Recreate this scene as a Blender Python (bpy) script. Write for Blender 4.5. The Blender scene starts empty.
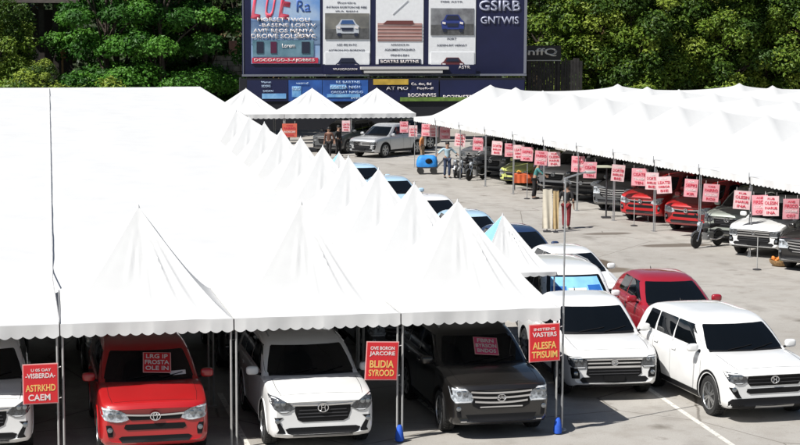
import bpy, bmesh, math, random
import numpy as np
from mathutils import Vector, Matrix, noise
from mathutils.bvhtree import BVHTree
R = math.radians
rnd = random.Random(7)
S = bpy.context.scene
COL = S.collection

# ------------------------------------------------------------------ camera
F_PX, YAW, PITCH, ROLL, CAM_H = 1760.0, .2228, .1161, .005, 7.6
cd = bpy.data.cameras.new('camera')
cam = bpy.data.objects.new('camera', cd); COL.objects.link(cam)
cd.sensor_width = 36; cd.sensor_fit = 'HORIZONTAL'; cd.lens = 36 * F_PX / 800
cd.clip_start = .5; cd.clip_end = 1500
cam.location = (0, 0, CAM_H)
cam.rotation_mode = 'XYZ'
cam.matrix_world = Matrix.Translation((0, 0, CAM_H)) @ Matrix.Rotation(-YAW, 4, 'Z') @ Matrix.Rotation(math.pi/2 - PITCH, 4, 'X') @ Matrix.Rotation(ROLL, 4, 'Z')
S.camera = cam

# ------------------------------------------------------------------ light
SUN_ELEV = R(52)
SUN_DIR = Vector((-1.291, -.60, 0)).normalized() * math.cos(SUN_ELEV) + Vector((0, 0, math.sin(SUN_ELEV)))
W = bpy.data.worlds.new('World'); S.world = W; W.use_nodes = True
wn = W.node_tree.nodes; wl = W.node_tree.links
sky = wn.new('ShaderNodeTexSky'); sky.sky_type = 'NISHITA'; sky.sun_disc = False
sky.sun_elevation = SUN_ELEV
sky.sun_rotation = math.atan2(SUN_DIR.x, SUN_DIR.y)
wl.new(sky.outputs[0], wn['Background'].inputs[0]); wn['Background'].inputs[1].default_value = .05
sd = bpy.data.lights.new('sun', 'SUN'); sd.energy = 4.9; sd.angle = R(.5); sd.color = (1, .972, .925)
sun = bpy.data.objects.new('sun', sd); COL.objects.link(sun)
sun.rotation_euler = SUN_DIR.to_track_quat('Z', 'Y').to_euler(); sun.location = (-20, -10, 40)
vs = S.view_settings
vs.view_transform = 'Standard'; vs.look = 'None'; vs.gamma = 1; vs.use_curve_mapping = False
vs.exposure = .42
S.cycles.max_bounces = 6; S.cycles.diffuse_bounces = 3; S.cycles.glossy_bounces = 3; S.cycles.transmission_bounces = 2

# ------------------------------------------------------------------ materials
MATS = {}
def mat(name, col, rough=.6, metal=0., coat=0., noise_amt=0., noise_scale=5., spec=.5, bump=0., bump_scale=40., trans=0., col2=None):
    if name in MATS: return MATS[name]
    m = bpy.data.materials.new(name); m.use_nodes = True
    nt = m.node_tree; b = nt.nodes['Principled BSDF']; L = nt.links
    b.inputs['Roughness'].default_value = rough; b.inputs['Metallic'].default_value = metal
    b.inputs['Specular IOR Level'].default_value = spec
    if coat: b.inputs['Coat Weight'].default_value = coat; b.inputs['Coat Roughness'].default_value = .06
    tc = nt.nodes.new('ShaderNodeTexCoord')
    nz = nt.nodes.new('ShaderNodeTexNoise'); nz.inputs['Scale'].default_value = noise_scale; nz.inputs['Detail'].default_value = 6
    L.new(tc.outputs['Object'], nz.inputs['Vector'])
    mx = nt.nodes.new('ShaderNodeMix'); mx.data_type = 'RGBA'
    a = noise_amt
    c2 = col2 if col2 else tuple(max(0, c * (1 + a)) for c in col)
    c1 = col if col2 else tuple(c * (1 - a) for c in col)
    mx.inputs[6].default_value = (*c1, 1); mx.inputs[7].default_value = (*c2, 1)
    rp = nt.nodes.new('ShaderNodeMapRange'); rp.inputs[1].default_value = .3; rp.inputs[2].default_value = .7
    L.new(nz.outputs[0], rp.inputs[0]); L.new(rp.outputs[0], mx.inputs[0]); L.new(mx.outputs[2], b.inputs['Base Color'])
    if bump:
        n2 = nt.nodes.new('ShaderNodeTexNoise'); n2.inputs['Scale'].default_value = bump_scale; n2.inputs['Detail'].default_value = 4
        L.new(tc.outputs['Object'], n2.inputs['Vector'])
        bp = nt.nodes.new('ShaderNodeBump'); bp.inputs['Strength'].default_value = bump; bp.inputs['Distance'].default_value = .02
        L.new(n2.outputs[0], bp.inputs['Height']); L.new(bp.outputs[0], b.inputs['Normal'])
    if trans:
        tr = nt.nodes.new('ShaderNodeBsdfTranslucent'); ms = nt.nodes.new('ShaderNodeMixShader'); ms.inputs[0].default_value = trans
        L.new(mx.outputs[2], tr.inputs['Color'])
        L.new(b.outputs[0], ms.inputs[1]); L.new(tr.outputs[0], ms.inputs[2])
        L.new(ms.outputs[0], nt.nodes['Material Output'].inputs[0])
    MATS[name] = m
    return m
def paint(name, col, metal=0.): return mat('paint_' + name, col, rough=.38, metal=metal, coat=1., noise_amt=.05, noise_scale=2.)
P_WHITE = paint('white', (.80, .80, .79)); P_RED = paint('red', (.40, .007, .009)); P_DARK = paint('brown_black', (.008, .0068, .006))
P_SILVER = paint('silver', (.50, .51, .52), .55); P_LBLUE = paint('light_blue', (.42, .60, .74)); P_NAVY = paint('navy', (.02, .045, .12), .2)
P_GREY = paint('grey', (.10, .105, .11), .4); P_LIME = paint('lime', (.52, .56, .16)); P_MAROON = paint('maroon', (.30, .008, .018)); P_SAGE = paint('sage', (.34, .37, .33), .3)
GLASS = mat('tinted_glass', (.003, .004, .005), rough=.03, coat=0, spec=.42)
TRIM = mat('black_trim', (.007, .007, .008), rough=.55, bump=.1, bump_scale=200, spec=.25)
RUBBER = mat('tyre_rubber', (.018, .018, .018), rough=.8, noise_amt=.3)
ALLOY = mat('alloy', (.42, .43, .44), rough=.3, metal=.9)
CHROME = mat('chrome', (.72, .73, .75), rough=.14, metal=1.)
LAMP = mat('lamp_glass', (.34, .37, .40), rough=.08, coat=1., noise_amt=.75, noise_scale=17)
LED = mat('lamp_strip', (.78, .80, .82), rough=.2, coat=1.)
LAMPDARK = mat('lamp_housing', (.06, .066, .075), rough=.15, coat=1., noise_amt=.8, noise_scale=24)
LAMPGREY = mat('lamp_reflector', (.30, .32, .34), rough=.08, metal=.8)
TAIL = mat('tail_lamp', (.30, .01, .01), rough=.15, coat=1.)
STEEL = mat('galvanised_steel', (.42, .43, .44), rough=.45, metal=.7, noise_amt=.15, noise_scale=12)
WHITESTEEL = mat('white_painted_steel', (.36, .36, .35), rough=.5, noise_amt=.12, noise_scale=9)
DARKSTEEL = mat('dark_steel', (.06, .06, .065), rough=.5, metal=.4)
CANVAS = mat('white_canvas', (.592, .596, .596), rough=.75, noise_amt=.03, noise_scale=1.6, bump=.05, bump_scale=7, trans=.03, spec=.25)
CANVAS_SEAM = mat('canvas_seam', (.60, .60, .59), rough=.8, noise_amt=.1)
CANVAS_DARK = mat('seam_cord', (.46, .46, .46), rough=.8, noise_amt=.2)
CANVAS_VAL = mat('valance_canvas', (.66, .66, .655), rough=.75, noise_amt=.05, noise_scale=2.5, trans=.06, spec=.25)
CANVAS_BLUE = mat('light_blue_canvas', (.30, .58, .82), rough=.75, noise_amt=.04, trans=.2, spec=.25)
BLUECLOTH = mat('blue_cloth', (.02, .10, .55), rough=.8, noise_amt=.2, noise_scale=9)
SIGN_RED = mat('sign_red', (.68, .022, .03), rough=.5, noise_amt=.06, noise_scale=3)
SIGN_BORDER = mat('sign_border', (.80, .42, .40), rough=.5)
SIGN_PINK = mat('sign_pink', (.78, .36, .40), rough=.55, noise_amt=.12, noise_scale=4)
INK_WHITE = mat('ink_white', (.80, .74, .72), rough=.6)
INK_YELLOW = mat('ink_yellow', (.85, .55, .16), rough=.6)
INK_RED = mat('ink_red', (.62, .03, .07), rough=.6)

# ------------------------------------------------------------------ mesh helpers
class MB:
    def __init__(s): s.v = []; s.f = []; s.m = []
    def add(s, vs, fs, mi=0):
        o = len(s.v); s.v += [tuple(v) for v in vs]; s.f += [tuple(i + o for i in f) for f in fs]; s.m += [mi] * len(fs)
        return s
    def box(s, c, d, mi=0, rz=0., M=None):
        x, y, z = (k / 2 for k in d); vs = []
        for a in (-1, 1):
            for b in (-1, 1):
                for e in (-1, 1): vs.append(Vector((a*x, b*y, e*z)))
        T = Matrix.Translation(c) @ Matrix.Rotation(rz, 4, 'Z')
        if M: T = M @ T
        return s.add([T @ v for v in vs], [(0, 1, 3, 2), (4, 6, 7, 5), (0, 4, 5, 1), (2, 3, 7, 6), (0, 2, 6, 4), (1, 5, 7, 3)], mi)
    def tube(s, pts, r, n=8, mi=0, cap=True):
        pts = [Vector(p) for p in pts]; rr = r if isinstance(r, (list, tuple)) else [r] * len(pts)
        vs = []; fs = []
        prev = None
        for i, p in enumerate(pts):
            t = (pts[min(i+1, len(pts)-1)] - pts[max(i-1, 0)]).normalized()
            ref = Vector((0, 0, 1)) if abs(t.z) < .9 else Vector((1, 0, 0))
            if prev is not None: ref = prev
            a = (ref - t * ref.dot(t)).normalized(); b = t.cross(a); prev = a
            for k in range(n):
                q = 2 * math.pi * k / n
                vs.append(p + (a * math.cos(q) + b * math.sin(q)) * rr[i])
        for i in range(len(pts) - 1):
            for k in range(n):
                fs.append((i*n+k, i*n+(k+1) % n, (i+1)*n+(k+1) % n, (i+1)*n+k))
        if cap: fs += [tuple(range(n))[::-1], tuple(range((len(pts)-1)*n, len(pts)*n))]
        return s.add(vs, fs, mi)
    def lathe(s, prof, n=24, axis='Z', c=(0, 0, 0), mi=0, M=None):
        vs = []; fs = []
        for (r, h) in prof:
            for k in range(n):
                q = 2 * math.pi * k / n
                p = {'Z': (r*math.cos(q), r*math.sin(q), h), 'X': (h, r*math.cos(q), r*math.sin(q)), 'Y': (r*math.cos(q), h, r*math.sin(q))}[axis]
                p = Vector(p) + Vector(c)
                vs.append(M @ p if M else p)
        for i in range(len(prof)-1):
            for k in range(n): fs.append((i*n+k, i*n+(k+1) % n, (i+1)*n+(k+1) % n, (i+1)*n+k))
        fs.append(tuple(range(n))); fs.append(tuple(range((len(prof)-1)*n, len(prof)*n)))
        return s.add(vs, fs, mi)
    def ell(s, c, r, n=12, m=8, mi=0):
        vs = []; fs = []
        for i in range(m+1):
            th = math.pi * i / m
            for k in range(n):
                q = 2*math.pi*k/n
                vs.append((c[0]+r[0]*math.sin(th)*math.cos(q), c[1]+r[1]*math.sin(th)*math.sin(q), c[2]+r[2]*math.cos(th)))
        for i in range(m):
            for k in range(n): fs.append((i*n+k, (i+1)*n+k, (i+1)*n+(k+1) % n, i*n+(k+1) % n))
        return s.add(vs, fs, mi)
    def mesh(s, name, mats, smooth=None, fixn=True):
        me = bpy.data.meshes.new(name); me.from_pydata(s.v, [], s.f)
        mats = mats if isinstance(mats, (list, tuple)) else [mats]
        for m in mats: me.materials.append(m)
        me.polygons.foreach_set('material_index', s.m)
        if fixn:
            bm = bmesh.new(); bm.from_mesh(me); bmesh.ops.remove_doubles(bm, verts=bm.verts, dist=1e-5); bmesh.ops.recalc_face_normals(bm, faces=bm.faces); bm.to_mesh(me); bm.free()
        if smooth is not None:
            me.polygons.foreach_set('use_smooth', [True] * len(me.polygons)); me.set_sharp_from_angle(angle=R(smooth))
        me.update()
        return me
    def build(s, name, mats, parent=None, smooth=None, fixn=True): return ob(name, s.mesh(name, mats, smooth, fixn), parent)
def ob(name, data, parent=None, loc=None, rz=0):
    o = bpy.data.objects.new(name, data); COL.objects.link(o)
    if parent: o.parent = parent
    if loc: o.location = loc
    if rz: o.rotation_euler = (0, 0, rz)
    return o
def tag(o, label=None, cat=None, group=None, kind=None):
    if label: o['label'] = label
    if cat: o['category'] = cat
    if group: o['group'] = group
    if kind: o['kind'] = kind
    return o
def thing(name, label, cat, loc=(0, 0, 0), rz=0, group=None):
    return tag(ob(name, None, None, loc, rz), label, cat, group)
def copy_tree(o, parent=None):
    c = o.copy(); COL.objects.link(c); c.parent = parent
    for ch in KIDS(o): copy_tree(ch, c)
    return c
def KIDS(o): return [x for x in o.children]
def dup(root, label, loc, rz=0, group=None):
    c = copy_tree(root); c.location = loc; c.rotation_euler = (0, 0, rz); c['label'] = label
    if group: c['group'] = group
    return c
def evaluated(o):
    dg = bpy.context.evaluated_depsgraph_get(); dg.update()
    me = bpy.data.meshes.new_from_object(o.evaluated_get(dg), preserve_all_data_layers=False, depsgraph=dg)
    return me
def text_mesh(s, w, h, m, thick=.004, bold=.018):
    """lettering as a mesh in the XZ plane, centred at the origin, fitted to w x h, facing -Y"""
    cu = bpy.data.curves.new('lettering', 'FONT'); cu.body = s; cu.size = 1; cu.resolution_u = 3; cu.offset = bold
    t = bpy.data.objects.new('lettering', cu); COL.objects.link(t)
    me = evaluated(t); bpy.data.objects.remove(t); bpy.data.curves.remove(cu)
    co = np.array([v.co[:] for v in me.vertices])
    lo, hi = co.min(0), co.max(0); d = np.maximum(hi - lo, 1e-6)
    for v in me.vertices:
        x = (v.co.x - lo[0]) / d[0] - .5; y = (v.co.y - lo[1]) / d[1] - .5
        v.co = (x * w, 0, y * h)
    bm = bmesh.new(); bm.from_mesh(me)
    r = bmesh.ops.extrude_face_region(bm, geom=bm.faces[:])
    bmesh.ops.translate(bm, vec=(0, -thick, 0), verts=[e for e in r['geom'] if isinstance(e, bmesh.types.BMVert)])
    bmesh.ops.recalc_face_normals(bm, faces=bm.faces)
    bm.to_mesh(me); bm.free(); me.materials.clear(); me.materials.append(m)
    return me
def letter(s, w, h, m, parent, loc, rz=0, rx=0, ry=0, name='lettering'):
    o = ob(name, text_mesh(s, w, h, m), parent, loc); o.rotation_euler = (rx, ry, rz); return o
def join_letters(items, parent, name='lettering', M=None, mats=None):
    """several lines of writing in one mesh: items = (text, w, h, material, (x,y,z))"""
    mb = MB(); mats = []
    for (s, w, h, m, loc) in items:
        me = text_mesh(s, w, h, m)
        if m not in mats: mats.append(m)
        mi = mats.index(m)
        mb.add([Vector(v.co) + Vector(loc) for v in me.vertices], [tuple(p.vertices) for p in me.polygons], mi)
        bpy.data.meshes.remove(me)
    if M: mb.v = [tuple(M @ Vector(v)) for v in mb.v]
    return mb.build(name, mats, parent)
def G(px, py, h=0.):
    """where the sight line through a pixel of the 800x445 photograph meets height h"""
    cr, sr = math.cos(ROLL), math.sin(ROLL); a, b = px-400, py-222.5
    x = a*cr + b*sr; y = -a*sr + b*cr; r = x/F_PX; u = -y/F_PX
    cp, sp = math.cos(PITCH), math.sin(PITCH); fw = cp + u*sp; z = -sp + u*cp
    c, s = math.cos(YAW), math.sin(YAW); t = (h - CAM_H) / z
    return ((r*c + fw*s)*t, (-r*s + fw*c)*t)

# ------------------------------------------------------------------ ground
def ground_material():
    m = bpy.data.materials.new('worn_concrete'); m.use_nodes = True; nt = m.node_tree; L = nt.links; N = nt.nodes
    b = N['Principled BSDF']; b.inputs['Roughness'].default_value = .88
    tc = N.new('ShaderNodeTexCoord')
    def nz(scale, det=6, rough=.6):
        n = N.new('ShaderNodeTexNoise'); n.inputs['Scale'].default_value = scale; n.inputs['Detail'].default_value = det; n.inputs['Roughness'].default_value = rough
        L.new(tc.outputs['Object'], n.inputs['Vector']); return n
    def ramp(src, p0, p1):
        r = N.new('ShaderNodeMapRange'); r.inputs[1].default_value = p0; r.inputs[2].default_value = p1; L.new(src, r.inputs[0]); return r.outputs[0]
    def mix(f, a, c):
        x = N.new('ShaderNodeMix'); x.data_type = 'RGBA'
        if isinstance(f, float): x.inputs[0].default_value = f
        else: L.new(f, x.inputs[0])
        for i, q in ((6, a), (7, c)):
            if isinstance(q, tuple): x.inputs[i].default_value = (*q, 1)
            else: L.new(q, x.inputs[i])
        return x.outputs[2]
    c = mix(ramp(nz(.22).outputs[0], .35, .65), (.315, .297, .270), (.395, .375, .345))
    c = mix(ramp(nz(1.3, 8).outputs[0], .48, .72), c, (.285, .262, .232))
    # fine grain
    c = mix(ramp(nz(38, 3, .8).outputs[0], .54, .74), c, (.19, .18, .16))
    c = mix(ramp(nz(3.4, 9, .7).outputs[0], .58, .70), c, (.24, .22, .195))
    c = mix(ramp(nz(60, 2, .8).outputs[0], .60, .85), c, (.52, .50, .465))
    # oil spots
    vo = N.new('ShaderNodeTexVoronoi'); vo.inputs['Scale'].default_value = .55; L.new(tc.outputs['Object'], vo.inputs['Vector'])
    add = N.new('ShaderNodeMath'); add.operation = 'ADD'; n3 = nz(5, 5); sc = N.new('ShaderNodeMath'); sc.operation = 'MULTIPLY'; sc.inputs[1].default_value = .22
    L.new(n3.outputs[0], sc.inputs[0]); L.new(vo.outputs['Distance'], add.inputs[0]); L.new(sc.outputs[0], add.inputs[1])
    inv = ramp(add.outputs[0], .27, .13); c = mix(inv, c, (.17, .153, .13))
    # joints between slabs / cracks
    v2 = N.new('ShaderNodeTexVoronoi'); v2.feature = 'DISTANCE_TO_EDGE'; v2.inputs['Scale'].default_value = .16
    wob = N.new('ShaderNodeMix'); wob.data_type = 'VECTOR'; wob.inputs[0].default_value = .06; L.new(tc.outputs['Object'], wob.inputs[4]); L.new(nz(2.2).outputs['Color'], wob.inputs[5]); L.new(wob.outputs[1], v2.inputs['Vector'])
    c = mix(ramp(v2.outputs['Distance'], .003, .0008), c, (.17, .155, .135))
    wv = N.new('ShaderNodeTexWave'); wv.inputs['Scale'].default_value = .09; wv.inputs['Distortion'].default_value = 9; wv.inputs['Detail'].default_value = 3; wv.inputs['Detail Scale'].default_value = .5; L.new(tc.outputs['Object'], wv.inputs['Vector'])
    w1 = N.new('ShaderNodeMath'); w1.operation = 'MULTIPLY'; L.new(ramp(wv.outputs['Fac'], .93, .99), w1.inputs[0]); L.new(ramp(nz(.7, 5).outputs[0], .45, .65), w1.inputs[1])
    w2 = N.new('ShaderNodeMath'); w2.operation = 'MULTIPLY'; w2.inputs[1].default_value = .55; L.new(w1.outputs[0], w2.inputs[0])
    c = mix(w2.outputs[0], c, (.19, .175, .155))
    # wet patches with a shape of their own
    sep = N.new('ShaderNodeSeparateXYZ'); L.new(tc.outputs['Object'], sep.inputs[0])
    n4 = nz(1.1, 6)
    def math2(op, a, bb):
        k = N.new('ShaderNodeMath'); k.operation = op
        for i, q in enumerate((a, bb)):
            if isinstance(q, (int, float)): k.inputs[i].default_value = q
            else: L.new(q, k.inputs[i])
        return k.outputs[0]
    for (cx, cy, rx, ry, dark) in [(17.8, 52.0, .75, 2.2, (.10, .075, .052)), (22.1, 55.4, 1.3, .45, (.13, .11, .09)), (20.9, 58.9, .9, .35, (.14, .12, .10)), (17.3, 50.3, 1.4, .7, (.15, .12, .09))]:
        dx = math2('DIVIDE', math2('SUBTRACT', sep.outputs[0], cx), rx); dy = math2('DIVIDE', math2('SUBTRACT', sep.outputs[1], cy), ry)
        d = math2('ADD', math2('MULTIPLY', dx, dx), math2('MULTIPLY', dy, dy))
        d = math2('ADD', d, math2('MULTIPLY', n4.outputs[0], 1.2))
        c = mix(ramp(d, 1.75, 1.25), c, dark)
    L.new(c, b.inputs['Base Color'])
    bp = N.new('ShaderNodeBump'); bp.inputs['Strength'].default_value = .35; bp.inputs['Distance'].default_value = .01
    L.new(nz(55, 4).outputs[0], bp.inputs['Height']); L.new(bp.outputs[0], b.inputs['Normal'])
    return m
g = MB(); g.add([(-400, -60, 0), (400, -60, 0), (400, 700, 0), (-400, 700, 0)], [(0, 1, 2, 3)])
tag(g.build('ground', ground_material()), 'pale worn concrete of the car park with stains and cracks', 'ground', kind='structure')
def line_material():
    m = mat('worn_line_paint', (.62, .60, .55), rough=.8, noise_scale=6, col2=(.62, .60, .55))
    nt = m.node_tree; b = nt.nodes['Principled BSDF']
    n = nt.nodes.new('ShaderNodeTexNoise'); n.inputs['Scale'].default_value = 9; n.inputs['Detail'].default_value = 8; n.inputs['Roughness'].default_value = .75
    tc = nt.nodes.new('ShaderNodeTexCoord'); nt.links.new(tc.outputs['Object'], n.inputs['Vector'])
    r = nt.nodes.new('ShaderNodeMapRange'); r.inputs[1].default_value = .36; r.inputs[2].default_value = .46; nt.links.new(n.outputs[0], r.inputs[0]); nt.links.new(r.outputs[0], b.inputs['Alpha'])
    return m
LINE = line_material()
for (x0, y0, x1, y1) in [(12.98, 34.9, 12.62, 28.0), (8.0, 35.2, 8.1, 31.2), (16.2, 35.2, 15.9, 28.0), (10.0, 35.0, 9.95, 31.5), (4.2, 35.0, 4.15, 30.5)]:
    d = Vector((x1-x0, y1-y0, 0)).normalized(); n = Vector((-d.y, d.x, 0)) * .055
    a, b = Vector((x0, y0, .004)), Vector((x1, y1, .004)); mb = MB(); mb.add([a-n, a+n, b+n, b-n], [(0, 1, 2, 3)])
    tag(mb.build('parking_line', LINE), 'worn white painted parking bay line on the ground', 'parking line', 'painted parking bay lines', 'structure')

# ------------------------------------------------------------------ tents
def hash2(x, y, s): return noise.noise(Vector((x * s, y * s, s * 3.1)))
def canopy_mesh(hx, hy, ze, zp, k=1.55, n=30, blue=False, seed=0, crease=1.):
    fr = random.Random(int(seed*10)+3); n = 64
    folds = [(fr.uniform(-math.pi, math.pi), fr.uniform(.035, .07), fr.uniform(.35, .95), fr.uniform(.012, .03)) for _ in range(9)] + [(R(-66), .045, .85, .050), (R(-57), .04, .95, .042), (R(-108), .05, .6, .025), (R(-76), .035, .5, .03)]
    mb = MB(); idx = {}
    vs = []
    for i in range(n+1):
        for j in range(n+1):
            # denser near the peak and hips by construction of the square rings
            a = 2*i/n-1; b = 2*j/n-1
            r = max(abs(a), abs(b)); t = 1-r
            z = ze + (zp-ze) * t**k
            sag = .012 * (1 - min(1, abs(abs(a)-abs(b))*1.6)) * (4*t*(1-t))
            edge = min(abs(a), abs(b))/max(r, 1e-6)
            z += sag - .05*(1-edge)*(4*t*(1-t))
            # creases that run from the peak to the corners, slack waves near the eave
            ang = math.atan2(b, a)
            z += crease * (.012 * noise.noise(Vector((ang*4.5, r*1.3, seed))) * r + .010*noise.noise(Vector((a*2.4, b*2.4, seed+9))))
            for (fa, fw_, fl, fh) in folds:
                da = math.atan2(math.sin(ang-fa), math.cos(ang-fa))
                if abs(da) < fw_*4: z += fh*(math.exp(-(da/fw_)**2) - .6*math.exp(-((da-fw_*1.6)/fw_)**2))*math.sin(math.pi*min(1, r/fl))*min(1, r*3)
            z += crease * .016 * math.exp(-((edge-.86)/.06)**2) * noise.noise(Vector((r*3, seed, ang))) * (r > .15)
            vs.append((a*hx, b*hy, z))
    fs = []; mi = []
    for i in range(n):
        for j in range(n):
            q = (i*(n+1)+j, (i+1)*(n+1)+j, (i+1)*(n+1)+j+1, i*(n+1)+j+1)
            a = 2*(i+.5)/n-1; b = 2*(j+.5)/n-1
            # split along the hip
            if a*b > 0: fs += [(q[0], q[1], q[2]), (q[0], q[2], q[3])]
            else: fs += [(q[0], q[1], q[3]), (q[1], q[2], q[3])]
            isb = 1 if (blue and a < 0 and abs(a) > abs(b)) else 0
            mi += [isb, isb]
    o = len(mb.v); mb.v += vs; mb.f += fs; mb.m += mi
    # underside so the sheet has thickness at its rim
    mb.add([(x, y, z-.012) for x, y, z in vs], [f[::-1] for f in fs]); mb.m[-len(fs):] = mi
    return mb.mesh('canopy', [CANVAS, CANVAS_BLUE] if blue else [CANVAS], smooth=50, fixn=False)
def cap_mesh(zp):
    mb = MB(); mb.lathe([(.035, zp-.06), (.018, zp), (.006, zp+.03)], 10, 'Z'); return mb.mesh('peak_cap', CANVAS, 60)
def valance_mesh(hx, hy, ze, h=.24, per=.2, dep=.05, sides='NSEW'):
    mb = MB(); out = .012
    for s in sides:
        L = hx if s in 'NS' else hy
        n = max(4, int(round(2*L/per))) * 8
        top = []; bot = []; mid = []
        for i in range(n+1):
            u = -L + 2*L*i/n
            ph = (i % 8)/8
            zb = ze - h + dep*(1-abs(math.sin(math.pi*ph)))*.9 if i % 8 else ze - h + dep*.9
            wv = .012*math.sin(u*5.1+L) + .006*math.sin(u*13.)
            for lst, z, o in ((top, ze+.002, out), (mid, (ze+zb)/2, out+.004+wv*.6), (bot, zb, out+.010+wv*1.2)):
                lst.append({'S': (u, -hy-o, z), 'N': (u, hy+o, z), 'E': (hx+o, u, z), 'W': (-hx-o, u, z)}[s])
        m = n+1; nin = {'S': (0, .004, 0), 'N': (0, -.004, 0), 'E': (-.004, 0, 0), 'W': (.004, 0, 0)}[s]
        V = top+mid+bot
        F = []
        for r in range(2):
            for i in range(n): F.append((r*m+i, r*m+i+1, (r+1)*m+i+1, (r+1)*m+i))
        mb.add(V, F); mb.add([(a+nin[0], b+nin[1], c) for a, b, c in V], [f[::-1] for f in F])
    return mb.mesh('valance', CANVAS_VAL, 60, fixn=False)
def tent_proto(name, hx, hy, ze, zp, k, label, cat, blue=False, seed=0, vh=.24, sides='NSEW', pole_m=None, per=.2, crease=.35, inset=.035):
    root = thing(name, label, cat)
    c = ob('canopy', canopy_mesh(hx, hy, ze, zp, k, 30, blue, seed, crease), root)
    ob('peak_cap', cap_mesh(zp), root)
    if vh: ob('valance', valance_mesh(hx, hy, ze, vh, per, .05 if vh > .15 else .03, sides), root)
    mb = MB()
    for (a, b) in (((-hx+inset, -hy+inset), (hx-inset, -hy+inset)), ((hx-inset, -hy+inset), (hx-inset, hy-inset)), ((hx-inset, hy-inset), (-hx+inset, hy-inset)), ((-hx+inset, hy-inset), (-hx+inset, -hy+inset))):
        mb.tube([(*a, ze-.04), (*b, ze-.04)], .02, 6)
        mb.tube([(a[0], a[1], ze-.06), (0, 0, ze-.22)], .006, 5)
    mb.tube([(0, 0, ze-.24), (0, 0, zp-.05)], .024, 8)
    mb.build('roof_frame', pole_m or WHITESTEEL, root)
    pm = None
    for sx in (-1, 1):
        for sy in (-1, 1):
            if pm is None:
                q = MB(); q.tube([(0, 0, 0.01), (0, 0, ze-.03)], .019, 8); q.box((0, 0, .008), (.12, .12, .012)); pm = q.mesh('pole', pole_m or WHITESTEEL, 40)
            ob('pole', pm, root, (sx*(hx-inset), sy*(hy-inset), 0))
    return root
X0, D0, PX, PY = .893, 30.32, 3.0, 3.588
EAVE, PEAK = 2.34, 4.16
ORD = ['first', 'second', 'third', 'fourth', 'fifth', 'sixth', 'seventh', 'eighth', 'ninth', 'tenth', 'eleventh', 'twelfth', 'thirteenth', 'fourteenth', 'fifteenth', 'sixteenth']
protos = [tent_proto('pagoda_tent', PX/2-.012, PY/2-.012, EAVE, PEAK, k, 'x', 'tent', seed=s) for s, k in ((0, 1.24), (4.7, 1.42), (8.1, 1.42))]
used = set()
colname = {0: 'over the red car with placard', 1: 'over the white car with black grille', 2: 'over the dark brown car'}
for c in (0, 1, 2):
    for r in range(10 if c == 2 else 1):
        p = 0 if r == 0 else 1 + (r + r//3) % 2
        lab = ('front white pagoda tent ' + colname[c]) if r == 0 else f'white pagoda tent, {ORD[r]} in the line going back from the dark brown car'
        loc = (X0 + PX*(c+.5), D0 + PY*(r+.5), 0)
        if p not in used:
            used.add(p); t = protos[p]; t.location = loc; t['label'] = lab; t['group'] = 'white pagoda tents in the left block'
        else: t = dup(protos[p], lab, loc, 0, 'white pagoda tents in the left block')
def long_canopy():
    root = thing('long_canopy', 'huge plain white canopy roof sloping up behind the front tents to a straight ridge', 'canopy tent')
    xa, xb, xw, ya, yb, yr, ye, za, zb = -14., X0-.012, X0+2*PX-.012, D0+.012, D0+PY+.03, 77.8, 88., EAVE, 4.50
    zf = lambda y: za + (zb-za)*((y-ya)/(yr-ya))**.93 - (.34*max(0, 1-abs(y-yb)/1.6)**1.5 if y >= yb-.01 else 0) if y <= yr else zb - (zb-2.5)*(y-yr)/(ye-yr)
    def sheet(x0, x1, y0, y1, nx, ny):
        vs = []; fs = []
        for j in range(ny+1):
            for i in range(nx+1):
                x = x0+(x1-x0)*i/nx; y = y0+(y1-y0)*j/ny
                w = min(1, (nx-i)/3.)*min(1, j/3., (ny-j)/2.)
                vs.append((x, y, zf(y) + w*(.03*noise.noise(Vector((x*.7, y*.35, 3))) + .012*noise.noise(Vector((x*2.1, y*1.1, 7))))))
        for j in range(ny):
            for i in range(nx): fs.append((j*(nx+1)+i, j*(nx+1)+i+1, (j+1)*(nx+1)+i+1, (j+1)*(nx+1)+i))
        mb = MB(); mb.add(vs, fs); mb.add([(x, y, z-.012) for x, y, z in vs], [f[::-1] for f in fs]); return mb
    sheet(xa, xb, ya, yb, 40, 12).build('front_strip', CANVAS, root, 50, fixn=False)
    sheet(xa, xw, yb, yr, 60, 120).build('canopy', CANVAS, root, 50, fixn=False)
    sheet(xa, xw, yr, ye, 30, 12).build('rear_slope', CANVAS, root, 50, fixn=False)
    ob('valance', valance_mesh((xb-xa)/2, .5, 0., .24, .2, .05, 'S'), root, ((xa+xb)/2, ya+.5, za))
    pts = []
    for t in np.linspace(0, 1, 40):
        y = ya + (yr-ya-.8)*t; pts.append((xb+.004 + 1.15*max(0, (y-yb)/(yr-yb))**1.0, y, zf(y)+.03))
    mb = MB(); mb.tube(pts, .013, 6); mb.build('seam_cord', CANVAS_DARK, root, 40)
    q = MB(); q.tube([(0, 0, .01), (0, 0, 1)], .019, 8); pm = q.mesh('pole', WHITESTEEL, 40)
    for i in range(4):
        o = ob('pole', pm, root, (xb-.035-3*i, ya+.035, 0)); o.scale = (1, 1, za-.02)
    for i in range(5):
        for j in range(0, 7):
            y = yb+.1+(yr-yb-.2)*j/6; o = ob('pole', pm, root, (xw-.04-4.5*i, y, 0)); o.scale = (1, 1, zf(y)-.02)
long_canopy()
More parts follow.
